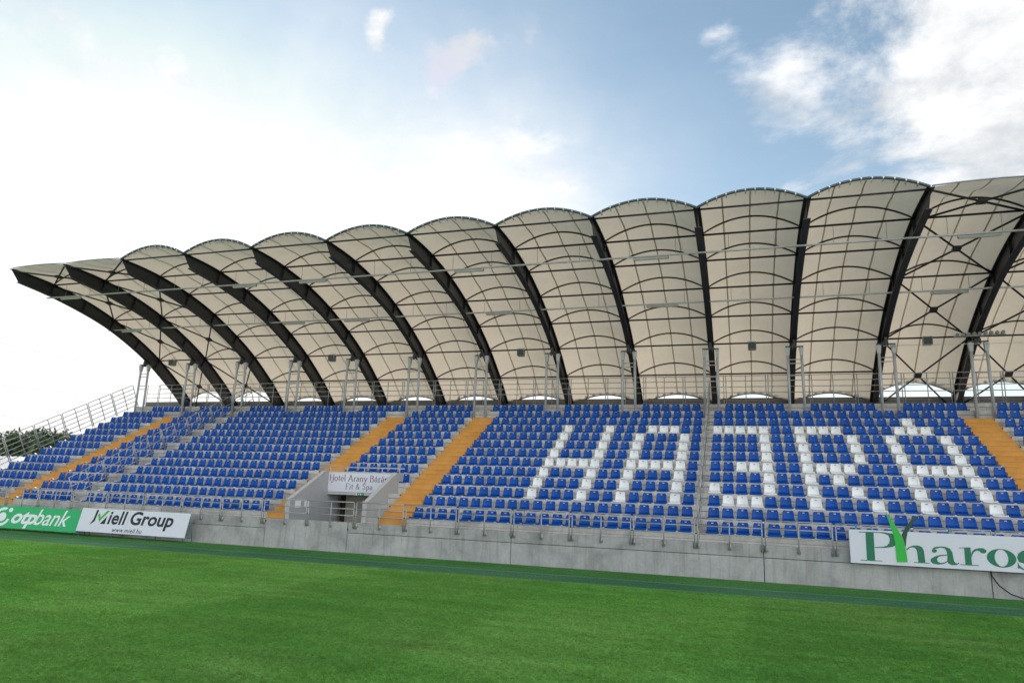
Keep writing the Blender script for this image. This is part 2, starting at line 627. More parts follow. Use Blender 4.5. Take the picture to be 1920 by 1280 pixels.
edges = [XL, 4.6, 11.6, 18.92, 22.75, 29.5, 38.1, 44.4, 52.0, XR]
for i in range(len(edges) - 1):
    a, b = edges[i] + 0.012, edges[i + 1] - 0.012
    tall = i == 3
    top = ZW if tall else 0.725
    in_fw(box('wall_panel', 'concrete_wall', a, b, 0.0, 0.2, -0.1, top))
    if not tall:
        q = MB()
        q.prism([(0.012, 0.745), (0.30, 0.745), (0.30, ZW), (0.030, ZW), (0.012, ZW - 0.018)], a, b)
        in_fw(q.build('edge_beam', 'concrete_beam'))
in_fw(box('joint_backing', 'dark_void', XL + 0.05, XR, 0.10, 0.19, 0.3, 1.0))
for jx, jz in ((18.93, 1.03), (22.76, 0.86), (29.5, 0.93), (38.1, 0.98)):
    q = MB()
    q.tube([(jx, -0.012, jz), (jx, 0.02, jz)], 0.028, 10)
    in_fw(q.build('lifting_socket', 'rubber_black'))

# terrace steps
ter = thing('terrace', 'stepped concrete terrace carrying the rows of seats', 'grandstand', (25, 0, 0))


def in_ter(o):
    o.parent = ter
    o.matrix_parent_inverse = INV
    return o


segs = [XL, 7.72, 13.4, 19.6, 23.3, 29.6, 36.08, 42.2, 48.1, 54.0, XR]
PROF = [(0.0, -0.178), (T + 0.004, -0.178), (T + 0.1, -0.178), (T + 0.1, 0.25), (T + 0.004, 0.25), (T + 0.004, 0.0), (0.012, 0.0), (0.0, -0.012)]
step_mesh = {}
for i in range(len(segs) - 1):
    q = MB()
    L = segs[i + 1] - segs[i] - 0.012
    q.prism([(y, z_) for y, z_ in PROF if True], 0, L)
    step_mesh[i] = q.mesh('terrace_step', 'concrete_step')
for r in range(13):
    for i in range(len(segs) - 1):
        if r < 4 and i == 3:
            continue
        in_ter(link('terrace_step', step_mesh[i], None, (segs[i] + 0.006, yn(r), zn(r))))
in_ter(box('walkway', 'concrete_step', XL, 19.58, 0.302, yn(0) + 0.4, ZW - 0.2, ZW - 0.003))
in_ter(box('walkway', 'concrete_step', 23.32, XR, 0.302, yn(0) + 0.4, ZW - 0.2, ZW - 0.003))
for a, b in ((XL, 19.58), (23.32, XR)):
    in_ter(box('first_riser', 'concrete_step', a, b, yn(0) + 0.004, yn(0) + 0.1, ZW - 0.1, zn(0) - 0.19))
in_ter(box('top_walkway', 'concrete_step', XL, XR, yn(13), 15.2, zn(13) - 0.178, zn(13)))
q = MB()
q.prism([(0.3, 0), (15.2, 0), (15.2, zn(13) + 0.02)] + sum([[(yn(r), zn(r) + 0.02), (yn(r), zn(r - 1) + 0.02)] for r in range(13, 0, -1)], []) + [(yn(0), zn(0) + 0.02), (yn(0), ZW), (0.3, ZW)], XL - 0.16, XL - 0.004)
in_ter(q.build('end_wall', 'concrete_step'))

# back wall of ribbed sheet
bw = thing('back_wall', 'low dark grey ribbed sheet wall behind the top row of seats', 'wall', (25, 15.2, 7))
prof = []
zb, zt = 7.0, 7.955
nrib = 5
for i in range(nrib):
    z0 = zb + (zt - zb) * i / nrib
    h = (zt - zb) / nrib
    prof += [(15.2, z0), (15.2, z0 + h * 0.55), (15.235, z0 + h * 0.68), (15.235, z0 + h * 0.88)]
prof += [(15.2, zt), (15.3, zt), (15.3, zb)]
for i in range(len(RIBX) - 1):
    a, b = (RIBX[i] if i else -4.0), RIBX[i + 1]
    q = MB()
    q.prism(prof, a + 0.006, b - 0.006)
    o = q.build('sheet_panel', 'sheet_grey')
    o.parent = bw
    o.matrix_parent_inverse = Matrix.Translation((-25, -15.2, -7))

o = box('rear_light_block', 'sheet_grey', -4.0, 60.0, 15.21, 15.29, -0.05, 6.995)  # unseen lower wall, added to stop light leaking through the step joints
o.parent = bw
o.matrix_parent_inverse = Matrix.Translation((-25, -15.2, -7))

# orange stairs
STAIRS = [(3.05, 4.2, 'orange stair flight at the far left end of the stand'),
          (18.72, 20.05, 'orange stair flight just left of the sunken entrance'),
          (23.88, 25.12, 'orange stair flight just right of the sunken entrance'),
          (46.66, 47.86, 'orange stair flight at the right edge of the picture')]
for si, (a, b, lab) in enumerate(STAIRS):
    st = thing('stair_flight', lab, 'stairs', ((a + b) / 2, yn(0), ZW), 'orange stairs between the seat blocks')
    sinv = Matrix.Translation((-(a + b) / 2, -yn(0), -ZW))
    for r in range(0, 12):
        bb = b
        if si == 1 and r <= 3:
            bb = 19.585
        last = r == 11
        # full step at row level, then the half step in front of the next riser
        for hz0, hz1, y0, y1 in (((ZW - 0.02) if r == 0 else zn(r - 1) + RISE / 2 - 0.05, zn(r) + 0.012, yn(r) - 0.034, yn(r) + T / 2 + 0.05),
                                 (zn(r) + 0.002, zn(r) + RISE / 2 + 0.006, yn(r) + T / 2, yn(r + 1) - 0.006)):
            if last and y0 > yn(r) + 0.2:
                continue
            q = MB()
            q.prism([(y0 + 0.012, hz0), (y1, hz0), (y1, hz1), (y0 + 0.008, hz1), (y0, hz1 - 0.008), (y0, hz1 - 0.03), (y0 + 0.012, hz1 - 0.032)], a, bb)
            o = q.build('step', 'stair_orange')
            o.parent = st
            o.matrix_parent_inverse = sinv
        if not (si == 1 and r <= 2):
            for xx in (a + 0.03, b - 0.03):
                o = box('step_stud', 'rubber_black', xx - 0.02, xx + 0.02, yn(r) - 0.046, yn(r) - 0.02, zn(r) - 0.07, zn(r) - 0.03)
                o.parent = st
                o.matrix_parent_inverse = sinv
    if si == 1 or si == 2:
        pass
    if True:
        bb = 19.585 if si == 1 else b
        q = MB()
        q.box(a, bb, 0.06, yn(0) - 0.036, ZW, ZW + 0.008)
        o = q.build('step', 'stair_orange')
        o.parent = st
        o.matrix_parent_inverse = sinv

# ------------------------------------------------------------------ canopy roof
top = hermite([(0.93, 13.34), (2.2, 13.30), (3.42, 13.19), (5.6, 12.80), (7.7, 12.18), (9.9, 11.27), (11.62, 10.38), (13.58, 9.08), (14.46, 8.38), (15.4, 7.55), (16.3, 6.65)])
low = hermite([(1.43, 12.75), (3.39, 12.50), (5.6, 12.06), (7.53, 11.52), (9.75, 10.59), (11.28, 9.755), (12.86, 8.70), (13.88, 7.92), (15.3, 6.65)])
roof = thing('canopy_roof', 'scalloped membrane canopy on curved black steel ribs over the stand', 'roof', (28, 10.7, 6.3))
RINV = Matrix.Translation((-28, -10.7, -6.3))


def in_roof(o, parent=None):
    if parent is None:
        o.parent = roof
        o.matrix_parent_inverse = RINV
    else:
        o.parent = parent
    return o


# one rib at x = 0
NS = 34
tp = [(0.93 + (16.2 - 0.93) * i / NS, top(0.93 + (16.2 - 0.93) * i / NS)) for i in range(NS + 1)]
lp = [(1.43 + (15.3 - 1.43) * i / NS, low(1.43 + (15.3 - 1.43) * i / NS)) for i in range(NS + 1)]
q = MB()
vs, fs = [], []
for x in (-0.012, 0.012):
    for i in range(NS + 1):
        vs.append((x, *tp[i]))
        vs.append((x, *lp[i]))
n2 = 2 * (NS + 1)
for i in range(NS):
    a = 2 * i
    fs += [(a, a + 2, a + 3, a + 1), (n2 + a, n2 + a + 1, n2 + a + 3, n2 + a + 2)]
fs += [(0, 1, n2 + 1, n2), (n2 - 2, n2 - 1, 2 * n2 - 1, 2 * n2 - 2)]
q.add(vs, fs)
web_me = q.mesh('rib', 'black_steel')


def flange(pts, w, t):
    q = MB()
    vs, fs = [], []
    n = len(pts)
    for i, (y, z_) in enumerate(pts):
        vs += [(-w, y, z_ - t), (w, y, z_ - t), (w, y, z_ + t), (-w, y, z_ + t)]
    for i in range(n - 1):
        a, b = 4 * i, 4 * i + 4
        fs += [(a + j, a + (j + 1) % 4, b + (j + 1) % 4, b + j) for j in range(4)]
    fs += [(0, 3, 2, 1), (4 * n - 4, 4 * n - 3, 4 * n - 2, 4 * n - 1)]
    q.add(vs, fs)
    return q


tf_me = flange(tp, 0.13, 0.016).mesh('top_flange', 'black_steel')
bf_me = flange(lp, 0.13, 0.016).mesh('bottom_flange', 'black_steel')
q = MB()
NODES = [1.02, 3.42, 5.6, 7.75, 9.85, 11.72, 13.6]
for y in NODES[1:]:
    # stiffener plates across the web, square to the rib
    z1 = top(y)
    dzy = (top(y + 0.05) - top(y - 0.05)) / 0.1
    y2 = y + dzy * 0.55
    z2 = low(y2)
    q.add([(-0.11, y, z1 - 0.02), (0.11, y, z1 - 0.02), (0.11, y2, z2 + 0.02), (-0.11, y2, z2 + 0.02),
           (-0.11, y + 0.02, z1 - 0.02), (0.11, y + 0.02, z1 - 0.02), (0.11, y2 + 0.02, z2 + 0.02), (-0.11, y2 + 0.02, z2 + 0.02)],
          [(0, 3, 2, 1), (4, 5, 6, 7), (0, 1, 5, 4), (1, 2, 6, 5), (2, 3, 7, 6), (3, 0, 4, 7)])
stf_me = q.mesh('stiffener', 'black_steel')
ZT, YP = 9.80, 10.66
for x in RIBX:
    rb = in_roof(link('rib', web_me, None, (x, 0, 0)))
    for nm, me in (('top_flange', tf_me), ('bottom_flange', bf_me), ('stiffener', stf_me)):
        in_roof(link(nm, me), rb)
    # bracket from rib down to the trestle head
    hb = MB()
    hb.box(-0.055, 0.055, YP - 0.12, YP + 0.16, ZT - 0.02, low(YP) + 0.03)
    hb.box(-0.10, -0.07, YP - 0.10, YP + 0.12, ZT - 0.10, ZT + 0.16)
    hb.box(0.07, 0.10, YP - 0.10, YP + 0.12, ZT - 0.10, ZT + 0.16)
    in_roof(hb.build('bracket', 'black_steel'), rb)
    hb = MB()
    hb.box(-0.40, 0.40, YP - 0.08, YP + 0.08, ZT + 0.0, ZT + 0.045)
    in_roof(hb.build('head_plate', 'black_steel'), rb)

# trestle legs
for x in RIBX:
    for s in (-1, 1):
        q = MB()
        q.tube([(s * 0.335, YP, zn(11)), (s * 0.305, YP, ZT)], 0.066, 12)
        lg = q.build('support_leg', 'column_paint', None, True)
        lg.location = (x, 0, 0)
        in_roof(lg)
        q = MB()
        b0 = s * 0.307
        q.add([(b0 - 0.07, YP - 0.07, ZT - 0.42), (b0 + 0.07, YP - 0.07, ZT - 0.42), (b0 + 0.07, YP + 0.07, ZT - 0.42), (b0 - 0.07, YP + 0.07, ZT - 0.42),
               (b0 - 0.105, YP - 0.1, ZT - 0.035), (b0 + 0.105, YP - 0.1, ZT - 0.035), (b0 + 0.105, YP + 0.1, ZT - 0.035), (b0 - 0.105, YP + 0.1, ZT - 0.035)],
              [(0, 3, 2, 1), (4, 5, 6, 7), (0, 1, 5, 4), (1, 2, 6, 5), (2, 3, 7, 6), (3, 0, 4, 7)])
        in_roof(q.build('leg_cap', 'column_paint'), lg)
        q = MB()
        q.box(s * 0.335 - 0.12, s * 0.335 + 0.12, YP - 0.1, YP + 0.1, zn(11), zn(11) + 0.02)
        in_roof(q.build('base_plate', 'column_paint'), lg)
        if s < 0:
            for z_ in (9.19, 9.0, 8.41, 8.19):
                in_roof(tube('rung', 'column_paint', [(-0.31, YP, z_), (0.31, YP, z_)], 0.024, None, 8), lg)

# bays
DIAG = {0, 1, 11, 12}


def rise_at(y, diag):
    if diag:
        s = min(1.0, max(0.0, (y - 0.95) / 2.4))
        s = s * s * (3 - 2 * s)
        return 0.05 + 0.57 * s
    s = min(1.0, max(0.0, (y - 0.9) / 2.2))
    return 0.53 + 0.09 * s


def arc(x0, x1, y, rise, z_base, n=18):
    return [(x0 + (x1 - x0) * i / n, y, z_base + rise * (1 - (2 * i / n - 1) ** 2)) for i in range(n + 1)]


for k in range(len(RIBX) - 1):
    x0, x1 = RIBX[k] + 0.045, RIBX[k + 1] - 0.045
    diag = k in DIAG
    yend = 14.82 if diag else 15.30
    ystart = 0.98 if diag else 0.955
    nodes = NODES if not diag else [NODES[0], NODES[1], NODES[3], NODES[5]]
    q = MB()
    NX, NY = 20, 40

    def zz_(x, y):
        s = (x - x0) / (x1 - x0)
        p = 1 - (2 * s - 1) ** 2
        near = min(abs(y - nn) for nn in nodes)
        span = 1.1 if not diag else 2.1
        sag = (0.10 if not diag else 0.16) * (1 - math.cos(math.pi * min(1, near / span))) / 2
        if y < 2.0 and not diag:
            sag *= 0.3
        return top(y) + 0.015 + (rise_at(y, diag) + (0.055 if diag else -0.05 + 0.105 * min(1, (y - 0.9) / 1.5)) - sag) * p

    vs = []
    for j in range(NY + 1):
        y = ystart + (yend - ystart) * j / NY
        for i in range(NX + 1):
            x = x0 + (x1 - x0) * i / NX
            yy = y
            if j == 0 and not diag:
                yy = y
            vs.append((x, yy, zz_(x, yy)))
    fs = [(j * (NX + 1) + i, j * (NX + 1) + i + 1, (j + 1) * (NX + 1) + i + 1, (j + 1) * (NX + 1) + i) for j in range(NY) for i in range(NX)]
    q.add(vs, fs)
    mp = in_roof(q.build('membrane_panel', 'membrane', None, True))
    # welded seams, a doubled strip just under the sheet
    for sidx, s in enumerate((0.23, 0.5, 0.77)):
        q = MB()
        xa = x0 + (x1 - x0) * s
        vs = []
        for j in range(NY + 1):
            y = ystart + (yend - ystart) * j / NY
            for d_ in (-0.03, 0.03):
                vs.append((xa + d_, y, zz_(xa + d_, y) - 0.008))
        q.add(vs, [(2 * j, 2 * j + 1, 2 * j + 3, 2 * j + 2) for j in range(NY)])
        in_roof(q.build('seam', 'membrane_seam', None, True), mp)
    # rear edge tube
    for yy, rr in ((yend, 0.045),):
        in_roof(tube('rear_edge_tube', 'black_steel', arc(x0, x1, yy + 0.07, rise_at(yy, diag), top(yy) - 0.03), rr, None, 6), mp)
    q = MB()
    for i in range(1, 10):
        s = i / 10
        xa = x0 + (x1 - x0) * s
        zc = top(yend) + 0.03 + rise_at(yend, diag) * (1 - (2 * s - 1) ** 2)
        q.box(xa - 0.02, xa + 0.02, yend - 0.06, yend + 0.10, zc - 0.02, zc + 0.10)
    tag(in_roof(q.build('lacing', 'edge_steel'), mp), kind='stuff')
    if not diag:
        # front edge arch tube and its lacing clips
        fa = arc(x0 - 0.03, x1 + 0.03, 0.90, 0.53, top(0.93) + 0.01, 24)
        in_roof(tube('front_edge_tube', 'edge_steel', fa, 0.055, None, 10), mp)
        q = MB()
        nc = 11
        for i in range(1, nc):
            s = i / nc
            xa = x0 + (x1 - x0) * s
            zc = top(0.93) + 0.01 + 0.53 * (1 - (2 * s - 1) ** 2)
            q.tube([(xa - 0.022, 0.90, zc), (xa + 0.022, 0.90, zc)], 0.072, 10)
            q.box(xa - 0.02, xa + 0.02, 0.90, 1.09, zc - 0.075, zc - 0.045)
        tag(in_roof(q.build('lacing', 'clip_steel'), mp), kind='stuff')
    else:
        in_roof(tube('front_edge_tube', 'roof_sheet', arc(x0, x1, 0.97, 0.06, top(0.93) + 0.07), 0.03, None, 6), mp)
    for ni, y in enumerate(nodes):
        zb_ = top(y) - 0.03
        if ni or not diag:
            in_roof(tube('strut', 'black_steel', [(x0, y, zb_), (x1, y, zb_)], 0.042 if ni else 0.038, None, 8))
        if ni:
            in_roof(tube('arch_tube', 'black_steel', arc(x0, x1, y, rise_at(y, diag), zb_ + 0.04), 0.037, None, 8))
    if diag:
        dn = [0.98, NODES[1], NODES[3], NODES[5], 15.5]
        for a, b in zip(dn[:-1], dn[1:]):
            za, zb2 = top(a) - 0.10, top(b) - 0.10
            d1 = in_roof(tube('diagonal_brace', 'black_steel', [(x0, a, za), (x1, b, zb2)], 0.042, None, 8))
            in_roof(tube('diagonal_brace', 'black_steel', [(x0, b, zb2 - 0.005), (x1, a, za - 0.005)], 0.040, None, 8))
            cx, cy, cz = (x0 + x1) / 2, (a + b) / 2, (za + zb2) / 2
            sl_ = math.atan2(zb2 - za, b - a)
            hp = MB()
            hp.box(-0.15, 0.15, -0.15, 0.15, -0.055, 0.055)
            ho = hp.build('hub_plate', 'black_steel')
            ho.rotation_euler = (sl_, 0, 0)
            ho.location = (cx, cy, cz)
            in_roof(ho, d1)

# ------------------------------------------------------------------ cable trays and lamps
for y, z_, lab, tag_ in ((3.45, 12.42, 'upper galvanised cable tray hung near the front edge of the canopy', 'front'),
                         (7.8, 11.50, 'lower galvanised cable tray hung under the middle of the canopy', 'middle')):
    tr = thing('cable_tray', lab, 'cable tray', (28, y, z_), 'cable trays under the canopy')
    tinv = Matrix.Translation((-28, -y, -z_))
    q = MB()
    q.prism([(y - 0.04, z_ - 0.03), (y + 0.04, z_ - 0.03), (y + 0.04, z_ + 0.03), (y - 0.04, z_ + 0.03)], -0.1, 60)
    o = q.build('tray', 'tray_steel')
    o.parent = tr
    o.matrix_parent_inverse = tinv
    for k in range(len(RIBX) - 1):
        for s in (0.28, 0.75):
            xa = RIBX[k] + (RIBX[k + 1] - RIBX[k]) * s
            o = tube('hanger', 'wire_grey', [(xa, y, z_ + 0.03), (xa, y - 0.03, top(y) - 0.06)], 0.009, None, 5)
            o.parent = tr
            o.matrix_parent_inverse = tinv
    words = ['first', 'second', 'third', 'fourth', 'fifth', 'sixth']
    for li, (a, b) in enumerate(((1.0, 2.5), (12.85, 14.3), (16.85, 18.4), (25.2, 26.65), (33.4, 34.9), (45.4, 46.8))):
        t = thing('strip_light', 'unlit fluorescent strip light, %s from the left on the %s cable tray' % (words[li], 'upper' if tag_ == 'front' else 'lower'),
                  'lamp', ((a + b) / 2, y, z_ - 0.16), 'strip lights under the cable trays')
        linv = Matrix.Translation((-(a + b) / 2, -y, -(z_ - 0.16)))
        q = MB()
        q.prism([(y - 0.06, z_ - 0.13), (y - 0.045, z_ - 0.06), (y + 0.045, z_ - 0.06), (y + 0.06, z_ - 0.13)], a, b)
        q2 = MB()
        q2.prism([(y - 0.055, z_ - 0.132), (y - 0.03, z_ - 0.165), (y + 0.03, z_ - 0.165), (y + 0.055, z_ - 0.132)], a + 0.03, b - 0.03)
        q3 = MB()
        for xa in (a + 0.2, b - 0.2):
            q3.box(xa - 0.015, xa + 0.015, y - 0.01, y + 0.01, z_ - 0.06, z_ - 0.035)
        for nm, qq, mm in (('housing', q, 'tray_steel'), ('diffuser', q2, 'lamp_housing'), ('clip', q3, 'tray_steel')):
            o = qq.build(nm, mm)
            o.parent = t
            o.matrix_parent_inverse = linv

# loudspeaker boxes
for x, lab in ((1.59, 'small grey loudspeaker box under the leftmost roof bay'),
               (13.84, 'small grey loudspeaker box under the roof, second from the left'),
               (25.98, 'small grey loudspeaker box under the roof near the middle of the picture'),
               (38.18, 'small grey loudspeaker box under the roof right of the central handrail'),
               (45.97, 'small grey loudspeaker box under the braced roof bay at the right')):
    t = thing('loudspeaker', lab, 'loudspeaker', (x, 11.55, 9.9), 'loudspeakers under the canopy')
    q = MB()
    q.add([(-0.2, -0.14, 0.0), (0.2, -0.14, 0.0), (0.17, 0.16, 0.0), (-0.17, 0.16, 0.0), (-0.2, -0.2, 0.38), (0.2, -0.2, 0.38), (0.17, 0.16, 0.38), (-0.17, 0.16, 0.38)],
          [(0, 3, 2, 1), (4, 5, 6, 7), (0, 1, 5, 4), (1, 2, 6, 5), (2, 3, 7, 6), (3, 0, 4, 7)])
    q.build('cabinet', 'speaker_grey', t)
    q = MB()
    q.add([(-0.17, -0.152, 0.03), (0.17, -0.152, 0.03), (0.17, -0.206, 0.35), (-0.17, -0.206, 0.35)], [(0, 1, 2, 3)])
    q.build('grille', 'speaker_grille', t)
    q = MB()
    for s in (-0.15, 0.15):
        q.tube([(s, 0, 0.37), (s, 0.05, 0.50)], 0.012, 6)
    q.tube([(-0.17, 0.05, 0.50), (0.17, 0.05, 0.50)], 0.02, 6)
    q.build('bracket', 'clip_steel', t)

# spotlight bar beside the right-hand rib
t = thing('spotlight_bar', 'metal bar carrying a row of small round spotlights on the right-hand rib', 'spotlights', (47.8, 10.3, 9.98))
tinv = Matrix.Translation((-47.8, -10.3, -9.98))


def in_t(o):
    o.parent = t
    o.matrix_parent_inverse = tinv
    return o


in_t(tube('bar', 'tray_steel', [(46.75, 10.3, 9.99), (48.75, 10.3, 10.06)], 0.03))
for i in range(9):
    xa = 46.85 + i * 0.22
    za = 10.02 + 0.035 * (i / 4)
    q = MB()
    q.tube([(xa, 10.34, za + 0.03), (xa + 0.03, 10.2, za + 0.05)], 0.05, 10, r2=0.085)
    hs = in_t(q.build('spotlight', 'tray_steel', None, True))
    q = MB()
    q.tube([(xa + 0.03, 10.197, za + 0.05), (xa + 0.031, 10.19, za + 0.05)], 0.07, 10)
    q.build('lens', 'speaker_grey', hs)
tag(tube('steel_cable', 'clip_steel', [(43.9, 10.45, 9.70), (47.5, 10.45, 9.685), (60, 10.45, 9.70)], 0.012, None, 6),
    'thin pale steel cable strung between the right-hand ribs', 'cable')

# ------------------------------------------------------------------ railings
fr = thing('front_railing', 'galvanised three-rail railing bolted along the top of the front wall', 'railing', (25, -0.06, 0.9))
finv = Matrix.Translation((-25, 0.06, -0.9))


def in_fr(o):
    o.parent = fr
    o.matrix_parent_inverse = finv
    return o


pts_x = [0.18, 2.24, 4.29, 6.33, 8.38, 10.46, 12.54, 14.62, 16.70, 18.78, 20.90, 23.06, 25.22, 27.39, 29.55, 31.71, 33.87, 36.0, 38.12, 40.22, 42.4, 44.55, 46.7, 48.85, 51.0, 53.1]
q = MB()
q.tube([(0, -0.06, 0.90), (0, -0.06, 1.895)], 0.022, 10)
q.box(-0.035, 0.035, -0.036, -0.004, 0.93, 1.09)
q.box(-0.055, 0.055, -0.012, -0.002, 0.92, 1.10)
post_me = q.mesh('post', 'galvanised', True)
for i, x in enumerate(pts_x):
    for dx in (-0.052, 0.052):
        in_fr(link('post', post_me, None, (x + dx, 0, 0)))
    if i < len(pts_x) - 1:
        x2 = pts_x[i + 1]
        in_fr(link('post', post_me, None, ((x + x2) / 2, 0, 0)))
        for z_ in (1.9, 1.645, 1.39):
            in_fr(tube('rail', 'galvanised', [(x + 0.052, -0.06, z_), (x2 - 0.052, -0.06, z_)], 0.022 if z_ > 1.8 else 0.020, None, 8))
    for z_ in (1.9, 1.645, 1.39):
        in_fr(tube('rail_joint', 'rubber_black', [(x - 0.05, -0.06, z_), (x + 0.05, -0.06, z_)], 0.014, None, 6))

# upper railing behind the top row
ur = thing('top_railing', 'thin galvanised four-rail railing behind the top row of seats', 'railing', (25, 11.72, zn(13)))
uinv = Matrix.Translation((-25, -11.72, -zn(13)))


def in_ur(o):
    o.parent = ur
    o.matrix_parent_inverse = uinv
    return o


q = MB()
q.tube([(0, 11.72, zn(13)), (0, 11.72, 8.62)], 0.021, 8)
up_me = q.mesh('post', 'galvanised', True)
x = 27.03 - 1.015 * 27
i = 0
while x < 58:
    if i % 2 == 1:
        for dx in (-0.055, 0.055):
            in_ur(link('post', up_me, None, (x + dx, 0, 0)))
    else:
        in_ur(link('post', up_me, None, (x, 0, 0)))
    x += 1.005
    i += 1
xx = -0.35
while xx < 57:
    for z_ in (8.62, 8.35, 8.06, 7.77):
        in_ur(tube('rail', 'galvanised', [(xx, 11.72, z_), (xx + 2.0, 11.72, z_)], 0.019, None, 6))
    xx += 2.01


def slope_rail(name, label, x, y0, y1, zline, rails, perp, group=None, pw=0.025):
    """railing climbing the terrace; zline(y) is the lowest rail, rails the offsets up to the top"""
    sl_ = (zline(y1) - zline(y0)) / (y1 - y0)
    ln = math.hypot(1, sl_)
    dn = Vector((0, -sl_ / ln, 1 / ln)) if perp else Vector((0, 0, 1))
    t = thing(name, label, 'railing', (x, y0, zline(y0)), group)
    inv = Matrix.Translation((-x, -y0, -zline(y0)))
    np_ = max(1, round((y1 - y0) / 1.72))
    for i in range(np_):
        a = y0 + (y1 - y0) * i / np_
        b = y0 + (y1 - y0) * (i + 1) / np_
        A, B = Vector((x, a + 0.04, zline(a + 0.04))), Vector((x, b - 0.04, zline(b - 0.04)))
        Mi = (A + B) / 2
        for h in rails:
            o = tube('rail', 'galvanised', [A + dn * h, B + dn * h], 0.022, None, 6)
            o.parent = t
            o.matrix_parent_inverse = inv
        for Q in (A, Mi, B):
            o = tube('post', 'galvanised', [Q - dn * 0.16, Q + dn * rails[-1]], pw, None, 8)
            o.parent = t
            o.matrix_parent_inverse = inv
    return t


nose = lambda y: zn(0) + RISE / T * (y - yn(0))
slope_rail('end_railing', 'tall six-rail railing climbing the far left end of the stand', -0.78, 0.3, 11.5, lambda y: nose(y) + 0.22, (0, 0.27, 0.54, 0.81, 1.08, 1.35), True)
slope_rail('aisle_railing', 'galvanised railing climbing between the left-hand seat blocks', 7.78, 0.45, 12.3, lambda y: nose(y) + 0.22, (0, 0.42, 0.86), True, 'aisle railings')
slope_rail('aisle_railing', 'central handrail climbing between the blocks with white lettering, seen end-on', 36.05, 0.45, 12.3, lambda y: nose(y) + 0.18, (0, 0.42, 0.84), True, 'aisle railings')

# ------------------------------------------------------------------ sunken entrance
en = thing('entrance', 'sunken grey entrance with sloping parapets cut into the lower rows', 'entrance', (21.5, 1.5, 0.2))
einv = Matrix.Translation((-21.5, -1.5, -0.2))


def in_en(o, p=None):
    o.parent = p or en
    if p is None:
        o.matrix_parent_inverse = einv
    return o


for a, b, m_ in ((19.60, 19.78, 'plaster_grey'), (23.16, 23.335, 'plaster_grey')):
    q = MB()
    q.prism([(0.32, 0.1), (3.9, 0.1), (3.9, 3.13), (2.74, 3.13), (0.42, 1.945), (0.32, 1.945)], a, b)
    w = in_en(q.build('parapet', m_))
    q = MB()
    q.prism([(0.30, 1.0), (0.318, 1.0), (0.318, 1.947), (0.42, 1.947), (2.74, 3.132), (2.97, 3.132), (2.97, 3.145), (2.735, 3.145), (0.415, 1.96), (0.30, 1.96)], a - 0.008, b + 0.008)
    in_en(q.build('coping', 'plaster_light'), w)
in_en(box('lintel', 'plaster_light', 19.782, 23.158, 3.0, 3.16, 2.13, 3.13))
in_en(box('slab', 'plaster_light', 19.782, 23.158, 3.162, 3.90, 2.8, 3.13))
in_en(box('soffit', 'plaster_grey', 19.782, 23.158, 3.162, 9.0, 2.55, 2.62))
in_en(box('floor', 'plaster_light', 19.60, 23.335, 0.32, 9.0, 0.0, 0.1))
in_en(box('side_wall', 'corridor_beige', 19.60, 19.70, 3.91, 9.0, 0.1, 2.55))
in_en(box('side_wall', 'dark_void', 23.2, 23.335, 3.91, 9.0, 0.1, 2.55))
in_en(box('partition', 'corridor_beige', 19.98, 21.55, 4.3, 4.45, 0.1, 2.55))
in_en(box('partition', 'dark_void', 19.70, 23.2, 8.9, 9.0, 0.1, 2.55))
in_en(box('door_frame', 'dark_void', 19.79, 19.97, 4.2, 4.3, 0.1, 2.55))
in_en(box('door_frame', 'rubber_black', 19.80, 19.86, 4.12, 4.2, 1.55, 1.85))
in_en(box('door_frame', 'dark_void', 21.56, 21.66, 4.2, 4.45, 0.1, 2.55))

er = thing('entrance_rail', 'low single handrail on short posts above the entrance sign', 'railing', (21.4, 3.2, 3.13))
rinv = Matrix.Translation((-21.4, -3.2, -3.13))
for o in [tube('rail', 'plaster_light', [(19.45, 3.22, 3.335), (23.42, 3.22, 3.335)], 0.024)] + \
         [tube('post', 'plaster_light', [(xa, 3.22, 3.13), (xa, 3.22, 3.32)], 0.02) for xa in (19.72, 20.58, 21.46, 22.34, 23.2)]:
    o.parent = er
    o.matrix_parent_inverse = rinv

for y0, lab in ((0.66, 'white paper notice on the entrance side wall, nearer the pitch'), (1.32, 'white paper notice on the entrance side wall, nearer the door')):
    q = MB()
    q.add([(19.783, y0, 1.57), (19.783, y0 + 0.40, 1.57), (19.783, y0 + 0.40, 1.85), (19.783, y0, 1.85),
           (19.786, y0, 1.57), (19.786, y0 + 0.40, 1.57), (19.786, y0 + 0.40, 1.85), (19.786, y0, 1.85)],
          [(0, 1, 2, 3), (4, 5, 6, 7), (0, 1, 5, 4), (1, 2, 6, 5), (2, 3, 7, 6), (3, 0, 4, 7)])
    tag(q.build('notice', 'paper'), lab, 'notice', 'paper notices in the entrance')


# ------------------------------------------------------------------ lettering helpers
def flat_poly(polys, O, ux, vv, off, k=0, mb=None):
    """polys: list of outlines (first outer, rest holes) in (u,v)"""
    tri = tessellate_polygon([[Vector((a, b, 0)) for a, b in p] for p in polys])
    pts = [pp for p in polys for pp in p]
    nrm = Vector(ux).cross(Vector(vv)).normalized()
    vs = [Vector(O) + Vector(ux) * a + Vector(vv) * b + nrm * off for a, b in pts]
    mb.add(vs, tri, k)


